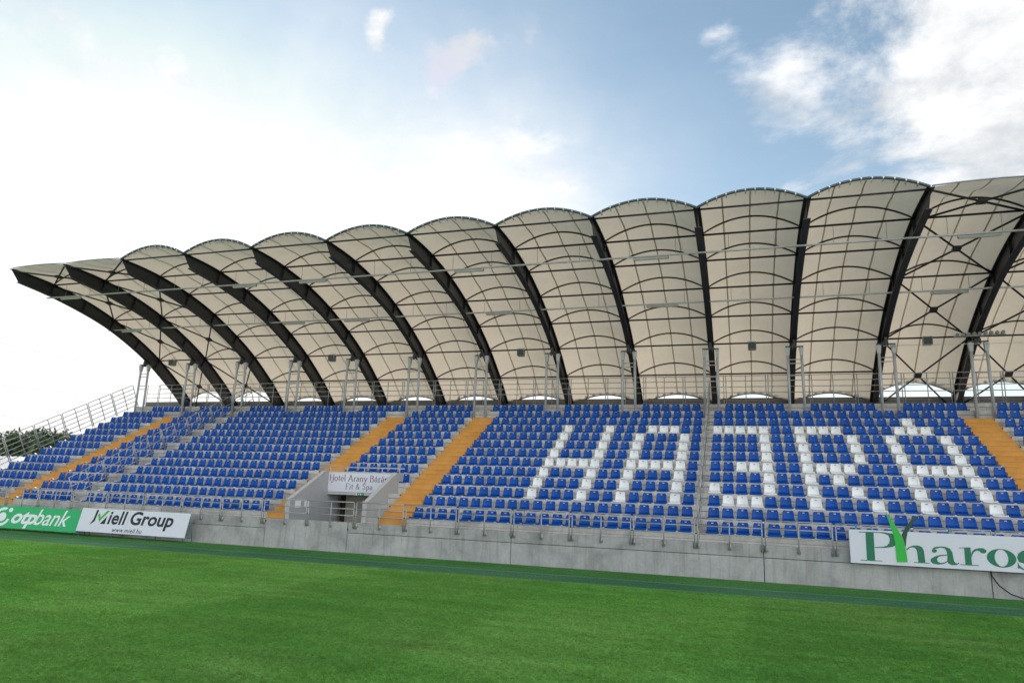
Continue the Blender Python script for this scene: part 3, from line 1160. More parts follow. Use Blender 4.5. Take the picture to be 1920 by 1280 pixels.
def text_mesh(txt, width, height, bold=0.0, shear=0.0, spacing=1.0):
    """text from the built-in font, scaled to a box; returns verts2d, faces"""
    cu = bpy.data.curves.new('t', 'FONT')
    cu.body = txt
    cu.offset = bold
    cu.shear = shear
    cu.space_character = spacing
    cu.resolution_u = 4
    ob = bpy.data.objects.new('t', cu)
    COL.objects.link(ob)
    bpy.context.view_layer.update()
    me = bpy.data.meshes.new_from_object(ob)
    bpy.data.objects.remove(ob)
    vs = [(v.co.x, v.co.y) for v in me.vertices]
    fs = [tuple(p.vertices) for p in me.polygons]
    bpy.data.meshes.remove(me)
    x0, x1 = min(a for a, _ in vs), max(a for a, _ in vs)
    y0, y1 = min(b for _, b in vs), max(b for _, b in vs)
    sx, sy = width / (x1 - x0), height / (y1 - y0)
    return [((a - x0) * sx, (b - y0) * sy) for a, b in vs], fs


def put_text(mb, tm, O, ux, vv, u0, v0, off, k=0):
    nrm = Vector(ux).cross(Vector(vv)).normalized()
    vs = [Vector(O) + Vector(ux) * (a + u0) + Vector(vv) * (b + v0) + nrm * off for a, b in tm[0]]
    mb.add(vs, tm[1], k)


# a small high-contrast serif alphabet drawn as strokes
def arcpts(cx, cy, rx, ry, a0, a1, n=12):
    return [(cx + rx * math.cos(rad(a0 + (a1 - a0) * i / n)), cy + ry * math.sin(rad(a0 + (a1 - a0) * i / n))) for i in range(n + 1)]


def ser(x, y, w=0.13):
    return [(x - w, y), (x + w, y)]


SER = {
    'H': (0.82, [[(0.16, 0), (0.16, 1)], [(0.66, 0), (0.66, 1)], [(0.16, 0.5), (0.66, 0.5)], ser(0.16, 0), ser(0.16, 1), ser(0.66, 0), ser(0.66, 1)]),
    'o': (0.56, [arcpts(0.27, 0.31, 0.20, 0.31, 0, 360, 20)]),
    't': (0.40, [[(0.17, 0.85), (0.17, 0.12), (0.22, 0.02), (0.34, 0.05)], [(0.03, 0.62), (0.35, 0.62)]]),
    'e': (0.52, [arcpts(0.27, 0.31, 0.20, 0.31, 0, 310, 18), [(0.08, 0.33), (0.47, 0.33)]]),
    'l': (0.32, [[(0.15, 0), (0.15, 1.08)], ser(0.15, 0, 0.1)]),
    'A': (0.82, [[(0.10, 0), (0.40, 1)], [(0.40, 1), (0.70, 0)], [(0.2, 0.36), (0.6, 0.36)], ser(0.10, 0, 0.1), ser(0.70, 0, 0.12)]),
    'r': (0.44, [[(0.15, 0), (0.15, 0.62)], arcpts(0.33, 0.42, 0.18, 0.2, 180, 50, 8), ser(0.15, 0, 0.1)]),
    'a': (0.54, [arcpts(0.22, 0.17, 0.15, 0.17, 60, 300, 12), [(0.10, 0.50), (0.2, 0.62), (0.32, 0.60), (0.38, 0.48), (0.38, 0.08), (0.48, 0.0)]]),
    'n': (0.62, [[(0.13, 0), (0.13, 0.62)], arcpts(0.30, 0.42, 0.17, 0.2, 180, 0, 10) + [(0.47, 0)], ser(0.13, 0, 0.09), ser(0.47, 0, 0.09)]),
    'y': (0.56, [[(0.08, 0.62), (0.28, 0.05)], [(0.48, 0.62), (0.22, -0.22), (0.08, -0.28)], ser(0.08, 0.62, 0.08), ser(0.48, 0.62, 0.07)]),
    'B': (0.72, [[(0.15, 0), (0.15, 1)], [(0.15, 1)] + arcpts(0.32, 0.77, 0.22, 0.23, 90, -90, 10) + [(0.15, 0.54)], [(0.15, 0.54)] + arcpts(0.34, 0.27, 0.27, 0.27, 90, -90, 10) + [(0.15, 0)], ser(0.13, 0, 0.1), ser(0.13, 1, 0.1)]),
    'F': (0.66, [[(0.15, 0), (0.15, 1)], [(0.15, 1), (0.58, 1), (0.58, 0.85)], [(0.15, 0.52), (0.45, 0.52)], ser(0.15, 0)]),
    'i': (0.32, [[(0.15, 0), (0.15, 0.62)], ser(0.15, 0, 0.1), [(0.15, 0.78), (0.15, 0.90)]]),
    '&': (0.80, [[(0.68, 0.0), (0.26, 0.62), (0.22, 0.8), (0.32, 0.98), (0.44, 0.86), (0.40, 0.68), (0.12, 0.36), (0.10, 0.16), (0.26, 0.0), (0.46, 0.1), (0.62, 0.42)]]),
    'S': (0.62, [[(0.48, 0.78), (0.42, 0.96), (0.26, 1.0), (0.12, 0.88), (0.14, 0.66), (0.30, 0.52), (0.46, 0.38), (0.48, 0.16), (0.34, 0.0), (0.16, 0.02), (0.09, 0.24)]]),
    'p': (0.60, [[(0.13, -0.32), (0.13, 0.62)], arcpts(0.30, 0.31, 0.19, 0.31, 120, -120, 14), ser(0.13, -0.32, 0.1)]),
    ' ': (0.34, []),
}
SER['\u00e1'] = (SER['a'][0], SER['a'][1] + [[(0.22, 0.74), (0.34, 0.94)]])


def serif_text(mb, txt, O, ux, vv, u0, v0, h, w, off, thick=0.115, thin=0.05):
    tot = sum(SER[c][0] for c in txt)
    sx = w / tot
    u = u0
    cnt = 0
    nrm = Vector(ux).cross(Vector(vv)).normalized()
    for c in txt:
        adv, strokes = SER[c]
        for s in strokes:
            vs, fs = [], []
            for i, (a, b) in enumerate(s):
                pa = s[max(i - 1, 0)]
                pb = s[min(i + 1, len(s) - 1)]
                dx, dy = (pb[0] - pa[0]) * sx, (pb[1] - pa[1]) * h
                l = math.hypot(dx, dy) or 1
                wd = (thin + (thick - thin) * abs(dy) / l) * h / 2
                nx, ny = -dy / l * wd, dx / l * wd
                for g in (-1, 1):
                    P = Vector(O) + Vector(ux) * (u + a * sx + g * nx) + Vector(vv) * (v0 + b * h + g * ny) + nrm * (off + cnt * 0.0002)
                    vs.append(P)
            for i in range(len(s) - 1):
                fs.append((2 * i, 2 * i + 1, 2 * i + 3, 2 * i + 2))
            mb.add(vs, fs)
            cnt += 1
        u += adv * sx


# ------------------------------------------------------------------ entrance sign
sg = thing('entrance_sign', 'white sign with maroon serif lettering above the sunken entrance', 'sign', (21.3, 2.98, 2.24))
sinv = Matrix.Translation((-21.3, -2.98, -2.24))


def in_sg(o):
    o.parent = sg
    o.matrix_parent_inverse = sinv
    return o


in_sg(box('board', 'board_white', 19.80, 23.13, 2.965, 2.995, 2.25, 3.075))
O = Vector((19.80, 2.965, 2.25))
q = MB()
serif_text(q, 'Hotel Arany B\u00e1r\u00e1ny', O, (1, 0, 0), (0, 0, 1), 0.05, 0.475, 0.27, 3.16, 0.003)
serif_text(q, 'Fit & Spa', O, (1, 0, 0), (0, 0, 1), 0.90, 0.13, 0.25, 1.38, 0.003)
in_sg(q.build('lettering', 'ink_maroon'))

ex = thing('exit_sign', 'small green and white emergency exit sign under the entrance lintel', 'sign', (21.45, 2.98, 2.1))
xinv = Matrix.Translation((-21.45, -2.98, -2.1))
for o in [box('plate', 'exit_green', 21.27, 21.63, 2.97, 2.995, 2.125, 2.232)]:
    o.parent = ex
    o.matrix_parent_inverse = xinv
q = MB()
XO = Vector((21.27, 2.97, 2.125))
for pl in ([(0.0, 0.0), (0.05, 0.0), (0.05, 0.107), (0.0, 0.107)], [(0.10, 0.015), (0.15, 0.03), (0.145, 0.09), (0.12, 0.09)], [(0.20, 0.015), (0.25, 0.015), (0.25, 0.09), (0.20, 0.09)], [(0.28, 0.05), (0.32, 0.03), (0.32, 0.07)]):
    flat_poly([pl], XO, (1, 0, 0), (0, 0, 1), 0.003, 0, q)
o = q.build('pictogram', 'ink_white')
o.parent = ex
o.matrix_parent_inverse = xinv

# ------------------------------------------------------------------ advertising boards
# board hung on the railing at the right
PH = {
    'P_STEM': [(41.09, 1.684), (41.319, 1.695), (41.311, 0.869), (41.084, 0.861)],
    'P_TOP': [(40.906, 1.707), (41.332, 1.72), (41.33, 1.693), (40.905, 1.683)],
    'P_BOT': [(40.902, 0.876), (41.503, 0.876), (41.502, 0.855), (40.9, 0.853)],
    'P_BOWL': [(41.32, 1.719), (41.608, 1.725), (41.826, 1.697), (41.957, 1.621), (41.997, 1.497), (41.954, 1.386), (41.826, 1.305), (41.631, 1.262), (41.322, 1.247), (41.324, 1.271), (41.523, 1.288), (41.663, 1.325), (41.735, 1.418), (41.754, 1.537), (41.718, 1.638), (41.605, 1.683), (41.469, 1.697), (41.319, 1.692)],
    'H_ARCH': [(42.183, 1.261), (42.274, 1.331), (42.385, 1.375), (42.511, 1.382), (42.609, 1.344), (42.654, 1.236), (42.668, 0.899), (42.481, 0.893), (42.47, 1.196), (42.451, 1.259), (42.415, 1.309), (42.34, 1.32), (42.271, 1.295), (42.198, 1.215)],
    'H_BOT': [(42.362, 0.895), (42.773, 0.895), (42.771, 0.874), (42.36, 0.874)],
    'A_STEM': [(42.872, 1.307), (42.955, 1.361), (43.089, 1.388), (43.22, 1.387), (43.347, 1.34), (43.402, 1.223), (43.416, 1.081), (43.426, 0.99), (43.457, 0.935), (43.506, 0.924), (43.552, 0.958), (43.549, 0.918), (43.476, 0.877), (43.358, 0.866), (43.271, 0.909), (43.252, 0.991), (43.266, 1.157), (43.249, 1.271), (43.203, 1.34), (43.099, 1.354), (43.005, 1.32)],
    'A_BALL': [(43.005, 1.257), (42.986, 1.29), (42.938, 1.316), (42.887, 1.296), (42.862, 1.248), (42.88, 1.209), (42.929, 1.195), (42.98, 1.215)],
    'A_BOWL': [(43.269, 1.166), (43.095, 1.147), (42.934, 1.094), (42.822, 1.015), (42.806, 0.943), (42.864, 0.88), (42.993, 0.86), (43.152, 0.887), (43.257, 0.957), (43.26, 0.991), (43.169, 0.931), (43.076, 0.911), (43.0, 0.94), (42.979, 1.011), (43.024, 1.08), (43.119, 1.117), (43.267, 1.14)],
    'R_STEM': [(43.717, 1.372), (43.883, 1.388), (43.881, 0.9), (43.712, 0.9)],
    'R_TOP': [(43.584, 1.382), (43.885, 1.405), (43.883, 1.385), (43.587, 1.362)],
    'R_BOT': [(43.582, 0.909), (44.054, 0.908), (44.053, 0.888), (43.58, 0.889)],
    'R_ARM': [(43.889, 1.223), (43.915, 1.287), (43.98, 1.356), (44.099, 1.397), (44.213, 1.398), (44.285, 1.346), (44.279, 1.289), (44.225, 1.252), (44.137, 1.26), (44.111, 1.307), (44.047, 1.329), (43.966, 1.279), (43.917, 1.196), (43.887, 1.109)],
    'S': [(45.592, 1.38), (45.555, 1.212), (45.522, 1.293), (45.418, 1.356), (45.309, 1.363), (45.23, 1.317), (45.225, 1.261), (45.306, 1.219), (45.473, 1.179), (45.575, 1.102), (45.574, 0.978), (45.491, 0.877), (45.34, 0.825), (45.194, 0.835), (45.077, 0.891), (45.031, 0.88), (45.039, 1.055), (45.073, 0.974), (45.163, 0.888), (45.294, 0.853), (45.394, 0.884), (45.425, 0.941), (45.369, 0.993), (45.213, 1.024), (45.07, 1.071), (45.038, 1.194), (45.081, 1.308), (45.188, 1.384), (45.326, 1.409), (45.471, 1.395), (45.543, 1.377)],
}
O_OUT = [(44.647 + 0.37 * math.cos(t), 1.143 + 0.262 * math.sin(t)) for t in [i * math.pi / 14 for i in range(28)]]
O_IN = [(44.647 + 0.17 * math.cos(t), 1.148 + 0.237 * math.sin(t)) for t in [i * math.pi / 14 for i in range(28)]]
LEAF = [(41.691, 2.323), (41.828, 2.119), (41.97, 1.873), (42.069, 1.671), (42.145, 1.411), (42.18, 1.15), (42.192, 0.878), (41.903, 0.866), (41.902, 1.163), (41.885, 1.456), (41.846, 1.749), (41.771, 2.012)]
LEAF2 = [(42.657, 2.296), (42.51, 2.135), (42.376, 1.967), (42.258, 1.769), (42.2, 1.531), (42.173, 1.31), (42.141, 1.47), (42.088, 1.672), (42.209, 1.915), (42.388, 2.13)]
pb = thing('advertising_board', 'white board with green serif lettering and grass blades hung on the railing at right', 'sign', (43.3, -0.2, 0.75))
pinv = Matrix.Translation((-43.3, 0.2, -0.75))


def in_pb(o):
    o.parent = pb
    o.matrix_parent_inverse = pinv
    return o


in_pb(box('board', 'board_white', 40.63, 46.05, -0.215, -0.13, 0.765, 1.765))
q = MB()
P0 = Vector((0, -0.215, 0))
cnt = 0
for nm, pl in PH.items():
    flat_poly([pl], P0, (1, 0, 0), (0, 0, 1), 0.003 + 0.0003 * cnt, 0, q)
    cnt += 1
flat_poly([O_OUT, O_IN], P0, (1, 0, 0), (0, 0, 1), 0.003, 0, q)
in_pb(q.build('lettering', 'ink_darkgreen'))


def cut_plate(poly, y0, y1):
    q = MB()
    tri = tessellate_polygon([[Vector((a, b, 0)) for a, b in poly]])
    n = len(poly)
    q.add([(a, y0, b) for a, b in poly] + [(a, y1, b) for a, b in poly],
          [tuple(t) for t in tri] + [tuple(n + i for i in reversed(t)) for t in tri] + [(i, (i + 1) % n, n + (i + 1) % n, n + i) for i in range(n)])
    return q


in_pb(cut_plate(LEAF, -0.235, -0.222).build('grass_blade', 'ink_leaf'))
in_pb(cut_plate(LEAF2, -0.232, -0.2215).build('grass_blade', 'ink_leafdark'))
for xa in (40.85, 43.4, 45.8):
    in_pb(box('hook', 'frame_blue', xa - 0.02, xa + 0.02, -0.13, -0.035, 1.74, 1.93))

tag(tube('power_cable', 'rubber_black', [(44.38, -0.03, 0.90), (44.40, -0.05, 0.62), (44.55, -0.10, 0.36), (44.8, -0.16, 0.15), (45.1, -0.22, 0.05), (45.6, -0.25, 0.022), (46.6, -0.3, 0.02), (48, -0.28, 0.02)], 0.02, None, 6),
    'black cable hanging from behind the right-hand board down to the turf', 'cable')


def lean_board(name, label, x0, x1, yb, zb_, yt, zt_, face, legs_x):
    t = thing(name, label, 'sign', ((x0 + x1) / 2, yb, 0))
    inv = Matrix.Translation((-(x0 + x1) / 2, -yb, 0))
    vv = Vector((0, yt - yb, zt_ - zb_)).normalized()
    nn = Vector((1, 0, 0)).cross(vv)
    q = MB()
    a0, a1 = Vector((x0, yb, zb_)), Vector((x1, yb, zb_))
    b0, b1 = Vector((x0, yt, zt_)), Vector((x1, yt, zt_))
    th = nn * -0.03
    q.add([a0, a1, b1, b0, a0 + th, a1 + th, b1 + th, b0 + th], [(0, 1, 2, 3), (7, 6, 5, 4), (0, 4, 5, 1), (1, 5, 6, 2), (2, 6, 7, 3), (3, 7, 4, 0)])
    parts = [q.build('panel', face)]
    for xa in legs_x:
        f = Vector((xa, yb, zb_)) + th * 1.8
        tp_ = Vector((xa, yt, zt_)) + th * 1.8
        ft = f - vv * (zb_ / vv.z)
        parts.append(tube('leg', 'frame_blue', [ft, tp_], 0.018, None, 6))
        parts.append(tube('leg', 'frame_blue', [(xa, yt + 0.38, 0.0), tp_], 0.016, None, 6))
        parts.append(tube('brace', 'frame_blue', [(xa, yt + 0.32, 0.16), (xa, yb + 0.06, 0.16)], 0.012, None, 6))
    for o in parts:
        o.parent = t
        o.matrix_parent_inverse = inv

    def add(o):
        o.parent = t
        o.matrix_parent_inverse = inv
        return o
    return t, Vector((x0, yb, zb_)), vv, add, (Vector((x1, yb, zb_)) - Vector((x0, yt, zt_))).length


# white board with black lettering
t, O, vv, add, _ = lean_board('advertising_board', 'white leaning board with black lettering and a green tick on the turf', 9.72, 15.62, -0.78, 0.19, -0.58, 1.17, 'board_white', (9.9, 11.75, 13.6, 15.52))
H_ = 1.0
ux = (1, 0, 0)
q = MB()
# M with a tick cut into it
flat_poly([[(0.66, 0.28), (0.90, 0.46), (0.96, 0.94), (0.84, 0.94), (0.80, 0.56)]], O, ux, vv, 0.003, 0, q)
flat_poly([[(1.22, 0.36), (1.52, 0.70), (1.50, 0.36), (1.36, 0.36)]], O, ux, vv, 0.003, 0, q)
put_text(q, text_mesh('iell', 1.0, 0.58, 0.025, 0.12, 1.05), O, ux, vv, 1.62, 0.36, 0.003)
put_text(q, text_mesh('Group', 2.30, 0.74, 0.026, 0.12, 1.0), O, ux, vv, 2.84, 0.22, 0.003)
put_text(q, text_mesh('www.miell.hu', 1.62, 0.19, 0.008, 0.12, 1.05), O, ux, vv, 2.0, 0.055, 0.003)
add(q.build('lettering', 'ink_black'))
q = MB()
flat_poly([[(0.98, 0.74), (1.15, 0.44), (1.58, 0.94), (1.44, 0.94), (1.16, 0.62), (1.08, 0.80)]], O, ux, vv, 0.004, 0, q)
add(q.build('tick', 'ink_tick'))
q = MB()
flat_poly([[(2.70, 0.25), (2.706, 0.25), (2.756, 0.92), (2.75, 0.92)]], O, ux, vv, 0.003, 0, q)
add(q.build('divider', 'ink_black'))

# green board
t, O, vv, add, _ = lean_board('advertising_board', 'green leaning board with white italic lettering at the left edge', 3.75, 9.68, -0.72, 0.10, -0.52, 1.07, 'board_green', (3.9, 5.8, 7.7, 9.55))
q = MB()
put_text(q, text_mesh('otp', 1.55, 0.76, 0.030, 0.30, 0.98), O, ux, vv, 1.85, 0.03, 0.003)
put_text(q, text_mesh('bank', 2.05, 0.70, 0.006, 0.30, 0.98), O, ux, vv, 3.28, 0.215, 0.003)
add(q.build('lettering', 'ink_white'))
q = MB()
cx, cy = 1.22, 0.50
ring = arcpts(cx, cy, 0.52, 0.42, 70, 345, 30)
ring += arcpts(cx, cy, 0.37, 0.30, 345, 78, 30)
flat_poly([ring], O, ux, vv, 0.003, 0, q)
flat_poly([arcpts(cx, cy - 0.01, 0.24, 0.20, 0, 345, 23)], O, ux, vv, 0.003, 0, q)
flat_poly([arcpts(cx + 0.40, cy + 0.31, 0.125, 0.10, 0, 345, 23)], O, ux, vv, 0.003, 0, q)
add(q.build('emblem', 'ink_white'))

# ------------------------------------------------------------------ seats
PROFILE = [(0.004, 0.012, 0.205), (-0.004, 0.035, 0.224), (0.006, 0.062, 0.228), (0.05, 0.074, 0.226), (0.16, 0.060, 0.222), (0.27, 0.050, 0.214), (0.335, 0.060, 0.206), (0.362, 0.092, 0.198),
           (0.378, 0.15, 0.192), (0.392, 0.23, 0.186), (0.405, 0.31, 0.179), (0.414, 0.36, 0.170), (0.418, 0.388, 0.156), (0.420, 0.400, 0.126)]
SV = [-1, -0.9, -0.6, -0.2, 0.2, 0.6, 0.9, 1]


def shell(rows):
    bm = bmesh.new()
    grid = []
    for i in rows:
        y, z_, w = PROFILE[i]
        row = []
        t = i / (len(PROFILE) - 1)
        for s in SV:
            e = max(0, abs(s) - 0.55) / 0.45
            dish = (1 - s * s)
            if i <= 6:
                row.append(bm.verts.new((s * w, y, z_ - 0.022 * dish * (0.3 if i < 3 else 1) + 0.006 * e)))
            else:
                row.append(bm.verts.new((s * w, y + 0.022 * dish - 0.012 * e, z_)))
        grid.append(row)
    for a, b in zip(grid[:-1], grid[1:]):
        for j in range(len(SV) - 1):
            bm.faces.new((a[j], a[j + 1], b[j + 1], b[j]))
    bmesh.ops.recalc_face_normals(bm, faces=bm.faces)
    bmesh.ops.solidify(bm, geom=bm.faces[:], thickness=-0.012)
    bmesh.ops.recalc_face_normals(bm, faces=bm.faces)
    return bm


def bm_mesh(name, bm, mname):
    me = bpy.data.meshes.new(name)
    bm.to_mesh(me)
    me.materials.append(MATS[mname])
    me.polygons.foreach_set('use_smooth', [True] * len(me.polygons))
    return me


pan_bm = shell(range(0, 8))
back_bm = shell(range(7, 14))
PAN = {c: bm_mesh('seat_pan', pan_bm, c + '_plastic') for c in ('blue', 'white')}
BACK = {c: bm_mesh('backrest', back_bm, c + '_plastic') for c in ('blue', 'white')}
q = MB()
q.box(-0.034, 0.034, 0.405, 0.428, 0.338, 0.358)
PLATE = {'blue': q.mesh('number_plate', 'plate_white'), 'white': q.mesh('number_plate', 'plate_grey')}
q = MB()
q.box(-0.18, 0.18, 0.10, 0.14, 0.0, 0.03)
q.box(-0.18, 0.18, 0.27, 0.31, 0.0, 0.03)
q.box(0.205, 0.265, 0.02, 0.09, 0.0, 0.022)
BRK = q.mesh('bracket', 'plate_white')

white = set()
for r in range(2, 10):                                   # first letter
    white |= {('L', r, 12), ('L', r, 8)}
white |= {('L', 5, c) for c in (9, 10, 11)}
for r in range(2, 9):                                    # second letter
    white |= {('L', r, 1), ('L', r, 5)}
white |= {('L', 9, c) for c in (2, 3, 4)} | {('L', 5, c) for c in (2, 3, 4)}
white |= {('R', 9, c) for c in range(0, 5)} | {('R', r, 4) for r in range(3, 9)} | {('R', 5, 2), ('R', 5, 3), ('R', 3, 0)} | {('R', 2, c) for c in (1, 2, 3)}
white |= {('R', r, 7) for r in range(2, 10)} | {('R', 9, c) for c in (8, 9, 10)} | {('R', 5, c) for c in (8, 9, 10)} | {('R', r, 11) for r in (6, 7, 8)} | {('R', 4, 9), ('R', 3, 10), ('R', 2, 11)}
white |= {('R', 10, 16)} | {('R', 9, c) for c in (15, 16, 17)} | {('R', r, c) for r in (2, 3, 4, 5, 6, 7, 8) for c in (14, 18)} | {('R', 5, c) for c in (15, 16, 17)}


def lin(a, b, n):
    return [a + (b - a) * i / (n - 1) for i in range(n)]


ORD = ['first', 'second', 'third', 'fourth', 'fifth', 'sixth', 'seventh', 'eighth', 'ninth', 'tenth', 'eleventh', 'twelfth', 'thirteenth', 'fourteenth', 'fifteenth',
       'sixteenth', 'seventeenth', 'eighteenth', 'nineteenth', 'twentieth', 'twenty-first', 'twenty-second', 'twenty-third']
ROW = ['front'] + ORD[1:12] + ['top']
BLOCKS = {
    'I': (lin(-0.43, 2.50, 7), '{} from left in the far left end block'),
    'J': (lin(4.46, 7.34, 7), '{} from left beside the left aisle railing'),
    'K': (lin(18.27, 8.55, 20), '{} seat left of the stairs left of the entrance'),
    'M': (lin(20.29, 23.43, 7), '{} from left above the entrance between two stairs'),
    'L': (lin(35.60, 25.41, 21), '{} seat left of the central handrail'),
    'R': (lin(36.50, 46.40, 21), '{} seat right of the central handrail'),
    'S': (lin(48.27, 57.4, 19), '{} seat right of the rightmost orange stairs'),
}
seats = []
for blk, (xs, ph) in BLOCKS.items():
    for r in range(12):
        for c, x in enumerate(xs):
            if blk == 'M' and r < 4 and not (r == 3 and c == 6):
                continue
            if blk == 'K' and r < 1 and c < 0:
                continue
            colr = 'white' if (blk, r, c) in white else 'blue'
            seats.append((colr, x, r, '%s seat in the %s row, %s' % (colr, ROW[r], ph.format(ORD[c]))))
for k in range(len(RIBX) - 1):
    for i in range(6):
        seats.append(('blue', RIBX[k] + 0.80 + i * (RIBX[k + 1] - RIBX[k] - 1.56) / 5, 12, ''))


def project(p):
    d = Vector(p) - CAM
    w = d.dot(_fw)
    return 960 + 1303.946 * d.dot(_R) / w, 640 - 1303.946 * d.dot(_U) / w, w


single, rest = [], []
blues = []
for s in seats:
    px, py, w = project((s[1], yn(s[2]) + 0.2, zn(s[2]) + 0.2))
    vis = -10 < px < 1930
    if s[0] == 'white':
        single.append(s)
    else:
        # the board at the right covers most of the two lowest rows behind it
        hidden = s[2] == 0 and s[1] > 40.6
        blues.append((not (vis and s[3] and not hidden), w, s))
blues.sort(key=lambda a: (a[0], a[1]))
single += [b[2] for b in blues[:300]]
rest = [b[2] for b in blues[300:]]
for colr, x, r, lab in single:
    jx, jz = random.uniform(-0.012, 0.012), random.uniform(-0.02, 0.02)
    t = thing(colr + '_seat', lab, 'seat', (x + jx, yn(r) + 0.012, zn(r)), colr + ' seats of the stand')
    t.rotation_euler = (random.uniform(-0.02, 0.02), 0, jz)
    for nm, me in (('seat_pan', PAN[colr]), ('backrest', BACK[colr]), ('number_plate', PLATE[colr]), ('bracket', BRK)):
        link(nm, me, t)
# the far seats as one mass
srcs = [(PAN['blue'], 0), (BACK['blue'], 0), (PLATE['blue'], 1), (BRK, 1)]
bv, bf, bmats = [], [], []
for me, k in srcs:
    b = len(bv)
    bv += [tuple(v.co) for v in me.vertices]
    bf += [tuple(i + b for i in p.vertices) for p in me.polygons]
    bmats += [k] * len(me.polygons)
bv = np.array(bv)
q = MB()
allv, allf, allm = [], [], []
for n, (colr, x, r, lab) in enumerate(rest):
    a = random.uniform(-0.02, 0.02)
    c_, s_ = math.cos(a), math.sin(a)
    rot = np.array([[c_, -s_, 0], [s_, c_, 0], [0, 0, 1]])
    v = bv @ rot.T + np.array([x + random.uniform(-0.012, 0.012), yn(r) + 0.012, zn(r)])
    b = len(bv) * n
    allv.append(v)
    allf += [tuple(i + b for i in f) for f in bf]
    allm += bmats
me = bpy.data.meshes.new('blue_seating')
me.from_pydata(np.concatenate(allv).tolist(), [], allf)
me.materials.append(MATS['blue_plastic'])
me.materials.append(MATS['plate_white'])
me.polygons.foreach_set('material_index', allm)
me.polygons.foreach_set('use_smooth', [True] * len(allf))
tag(link('blue_seating', me), 'rows of blue plastic seats filling the upper and far left of the stand', 'seating', None, 'stuff')

# ------------------------------------------------------------------ left background
sh = thing('metal_shed', 'low shed with a grey ribbed metal roof beyond the left end of the stand', 'shed', (-9, 8, 0))
shinv = Matrix.Translation((9, -8, 0))
q = MB()
vs, fs = [], []
nx = 60
xa0, xa1 = -18.0, -3.2
for i in range(nx + 1):
    x = xa0 + (xa1 - xa0) * i / nx
    h = 0.05 if i % 2 else 0.0
    vs += [(x, 5.2, 2.35 + h), (x, 10.2, 3.62 + h)]
for i in range(nx):
    fs.append((2 * i, 2 * i + 2, 2 * i + 3, 2 * i + 1))
q.add(vs, fs)
for o in (q.build('roof', 'roof_sheet'), box('wall', 'plaster_light', xa0 + 0.2, xa1 - 0.2, 5.5, 10.0, -0.05, 2.38)):
    o.parent = sh
    o.matrix_parent_inverse = shinv


def tree(x, y, h, w, lab, seed):
    rnd = random.Random(seed)
    t = thing('tree', lab, 'tree', (x, y, 0), 'trees beyond the left end of the stand')
    q = MB()
    q.tube([(0, 0, -0.1), (0.1, 0.05, h * 0.25), (0, 0.1, h * 0.55)], 0.28, 8, r2=0.12)
    for i in range(9):
        a = rnd.uniform(0, 6.28)
        z0 = h * rnd.uniform(0.2, 0.5)
        q.tube([(0, 0, z0), (math.cos(a) * w * 0.25, math.sin(a) * w * 0.25, z0 + h * 0.15), (math.cos(a) * w * 0.4, math.sin(a) * w * 0.4, z0 + h * 0.35)], 0.09, 6, r2=0.03)
    q.build('trunk', 'bark', t, True)
    cl = []
    for i in range(52):
        a, rr = rnd.uniform(0, 6.28), w * 0.5 * math.sqrt(rnd.random())
        f = rnd.random()
        zc = h * (0.18 + 0.72 * f)
        rr *= (1 - 0.55 * f)
        cl.append((rr * math.cos(a), rr * math.sin(a), zc, rnd.uniform(0.55, 1.25)))
    q = MB()
    for cx_, cy_, cz_, cr in cl:
        for _ in range(95):
            d = Vector((rnd.gauss(0, 1), rnd.gauss(0, 1), rnd.gauss(0, 1)))
            d.normalize()
            p = Vector((cx_, cy_, cz_)) + d * cr * rnd.uniform(0.5, 1.15)
            a = Vector((rnd.gauss(0, 1), rnd.gauss(0, 1), rnd.gauss(0, 1))).normalized() * rnd.uniform(0.16, 0.32)
            b = a.cross(d).normalized() * rnd.uniform(0.10, 0.20)
            q.add([p - a, p + b, p + a, p - b], [(0, 1, 2, 3)])
    q.build('crown', 'leaf', t)


def az_pos(az, dist):
    a = rad(az)
    return CAM.x + math.sin(a) * dist, CAM.y + math.cos(a) * dist


for az, d, h, w, lab in ((-56.5, 92, 7.4, 8, 'dark bushy tree at the left picture edge behind the end railing'),
                         (-53.6, 88, 7.2, 7, 'rounded green tree second from the left behind the end railing'),
                         (-51.3, 86, 7.9, 7, 'tallest green tree behind the end railing'),
                         (-49.2, 90, 7.0, 6, 'small green tree right of the tallest one behind the end railing'),
                         (-47.6, 93, 5.4, 4.5, 'low tree nearest the seats behind the end railing'),
                         (-59.5, 95, 7.6, 9, 'dark bushy tree beyond the left picture edge')):
    x, y = az_pos(az, d)
    tree(x, y, h * 0.92, w, lab, int(-az * 10))

for (az0, e0, az1, e1, lab) in ((-60, 9.2, -44, 7.2, 'highest thin overhead wire crossing the white sky at left'),
                                (-60, 6.1, -44, 5.5, 'middle thin overhead wire crossing the white sky at left'),
                                (-60, 4.1, -44, 3.5, 'lowest thin overhead wire crossing the white sky at left')):
    D = 130
    A = az_pos(az0, D)
    B = az_pos(az1, D)
    za, zb_ = CAM.z + D * math.tan(rad(e0)), CAM.z + D * math.tan(rad(e1))
    pts = [(A[0] + (B[0] - A[0]) * i / 10, A[1] + (B[1] - A[1]) * i / 10, za + (zb_ - za) * i / 10 - 0.8 * (1 - (i / 5 - 1) ** 2)) for i in range(11)]
    tag(tube('overhead_wire', 'wire_grey', pts, 0.016, None, 5), lab, 'wire', 'overhead wires')

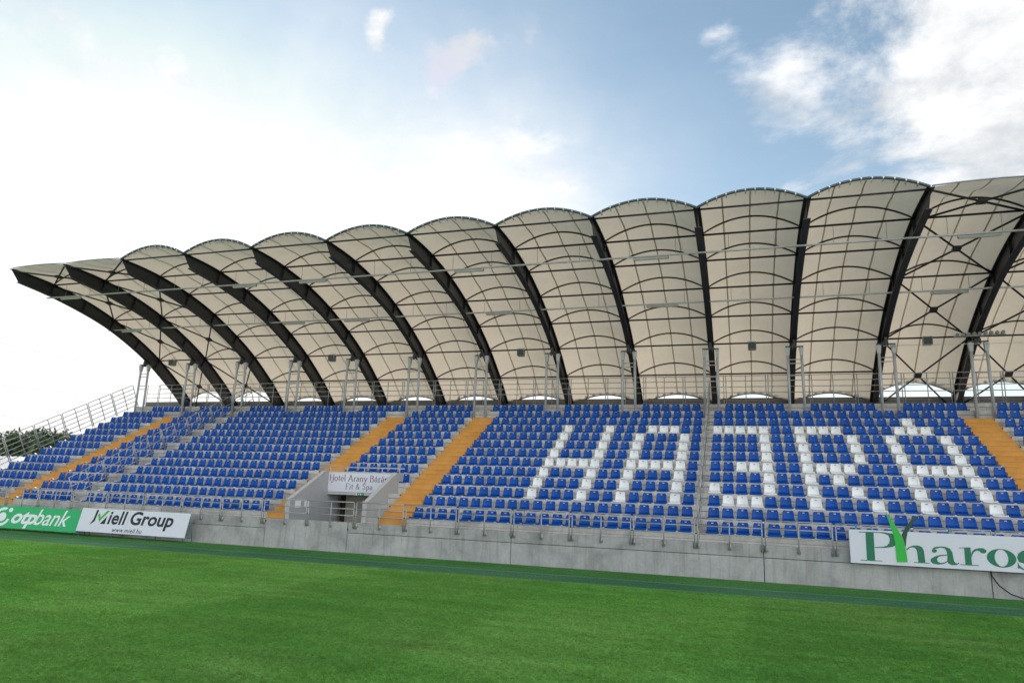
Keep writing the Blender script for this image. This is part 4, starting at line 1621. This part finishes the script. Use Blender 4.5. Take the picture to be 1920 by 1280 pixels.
# ------------------------------------------------------------------ mown grass blades on the near part of the pitch
rng = np.random.default_rng(3)
NP = 340000
pts = np.stack([rng.uniform(-12, 68, NP), rng.uniform(-20.5, -3.95, NP), np.zeros(NP)], 1)
me = bpy.data.meshes.new('grass_blades')
me.from_pydata(pts.tolist(), [], [])
me.materials.append(MATS['pitch_grass'])
gr = tag(link('grass_blades', me), 'short mown grass covering the pitch', 'grass', None, 'stuff')
ng = bpy.data.node_groups.new('grass_scatter', 'GeometryNodeTree')
ng.interface.new_socket('Geometry', in_out='INPUT', socket_type='NodeSocketGeometry')
ng.interface.new_socket('Geometry', in_out='OUTPUT', socket_type='NodeSocketGeometry')
gi, go = ng.nodes.new('NodeGroupInput'), ng.nodes.new('NodeGroupOutput')
jn = ng.nodes.new('GeometryNodeJoinGeometry')
rr = random.Random(5)
for i in range(11):
    cn = ng.nodes.new('GeometryNodeMeshCone')
    cn.fill_type = 'NONE'
    cn.inputs['Vertices'].default_value = 3
    cn.inputs['Radius Bottom'].default_value = 0.0045
    cn.inputs['Radius Top'].default_value = 0.0
    cn.inputs['Depth'].default_value = rr.uniform(0.028, 0.045)
    tf = ng.nodes.new('GeometryNodeTransform')
    tf.inputs['Translation'].default_value = (rr.uniform(-0.035, 0.035), rr.uniform(-0.035, 0.035), 0.0)
    tf.inputs['Rotation'].default_value = (rr.uniform(-0.5, 0.5), rr.uniform(-0.5, 0.5), rr.uniform(0, 3))
    ng.links.new(cn.outputs['Mesh'], tf.inputs['Geometry'])
    ng.links.new(tf.outputs['Geometry'], jn.inputs['Geometry'])
sm = ng.nodes.new('GeometryNodeSetMaterial')
sm.inputs['Material'].default_value = MATS['pitch_grass']
ng.links.new(jn.outputs['Geometry'], sm.inputs['Geometry'])
ip = ng.nodes.new('GeometryNodeInstanceOnPoints')
rv = ng.nodes.new('FunctionNodeRandomValue')
rv.data_type = 'FLOAT_VECTOR'
rv.inputs['Min'].default_value = (0, 0, 0)
rv.inputs['Max'].default_value = (0.15, 0.15, 6.28)
rs = ng.nodes.new('FunctionNodeRandomValue')
rs.data_type = 'FLOAT'
rs.inputs[2].default_value = 0.7
rs.inputs[3].default_value = 1.25
ng.links.new(gi.outputs[0], ip.inputs['Points'])
ng.links.new(sm.outputs[0], ip.inputs['Instance'])
ng.links.new(rv.outputs[0], ip.inputs['Rotation'])
ng.links.new(rs.outputs[1], ip.inputs['Scale'])
ng.links.new(ip.outputs[0], go.inputs[0])
md = gr.modifiers.new('scatter', 'NODES')
md.node_group = ng
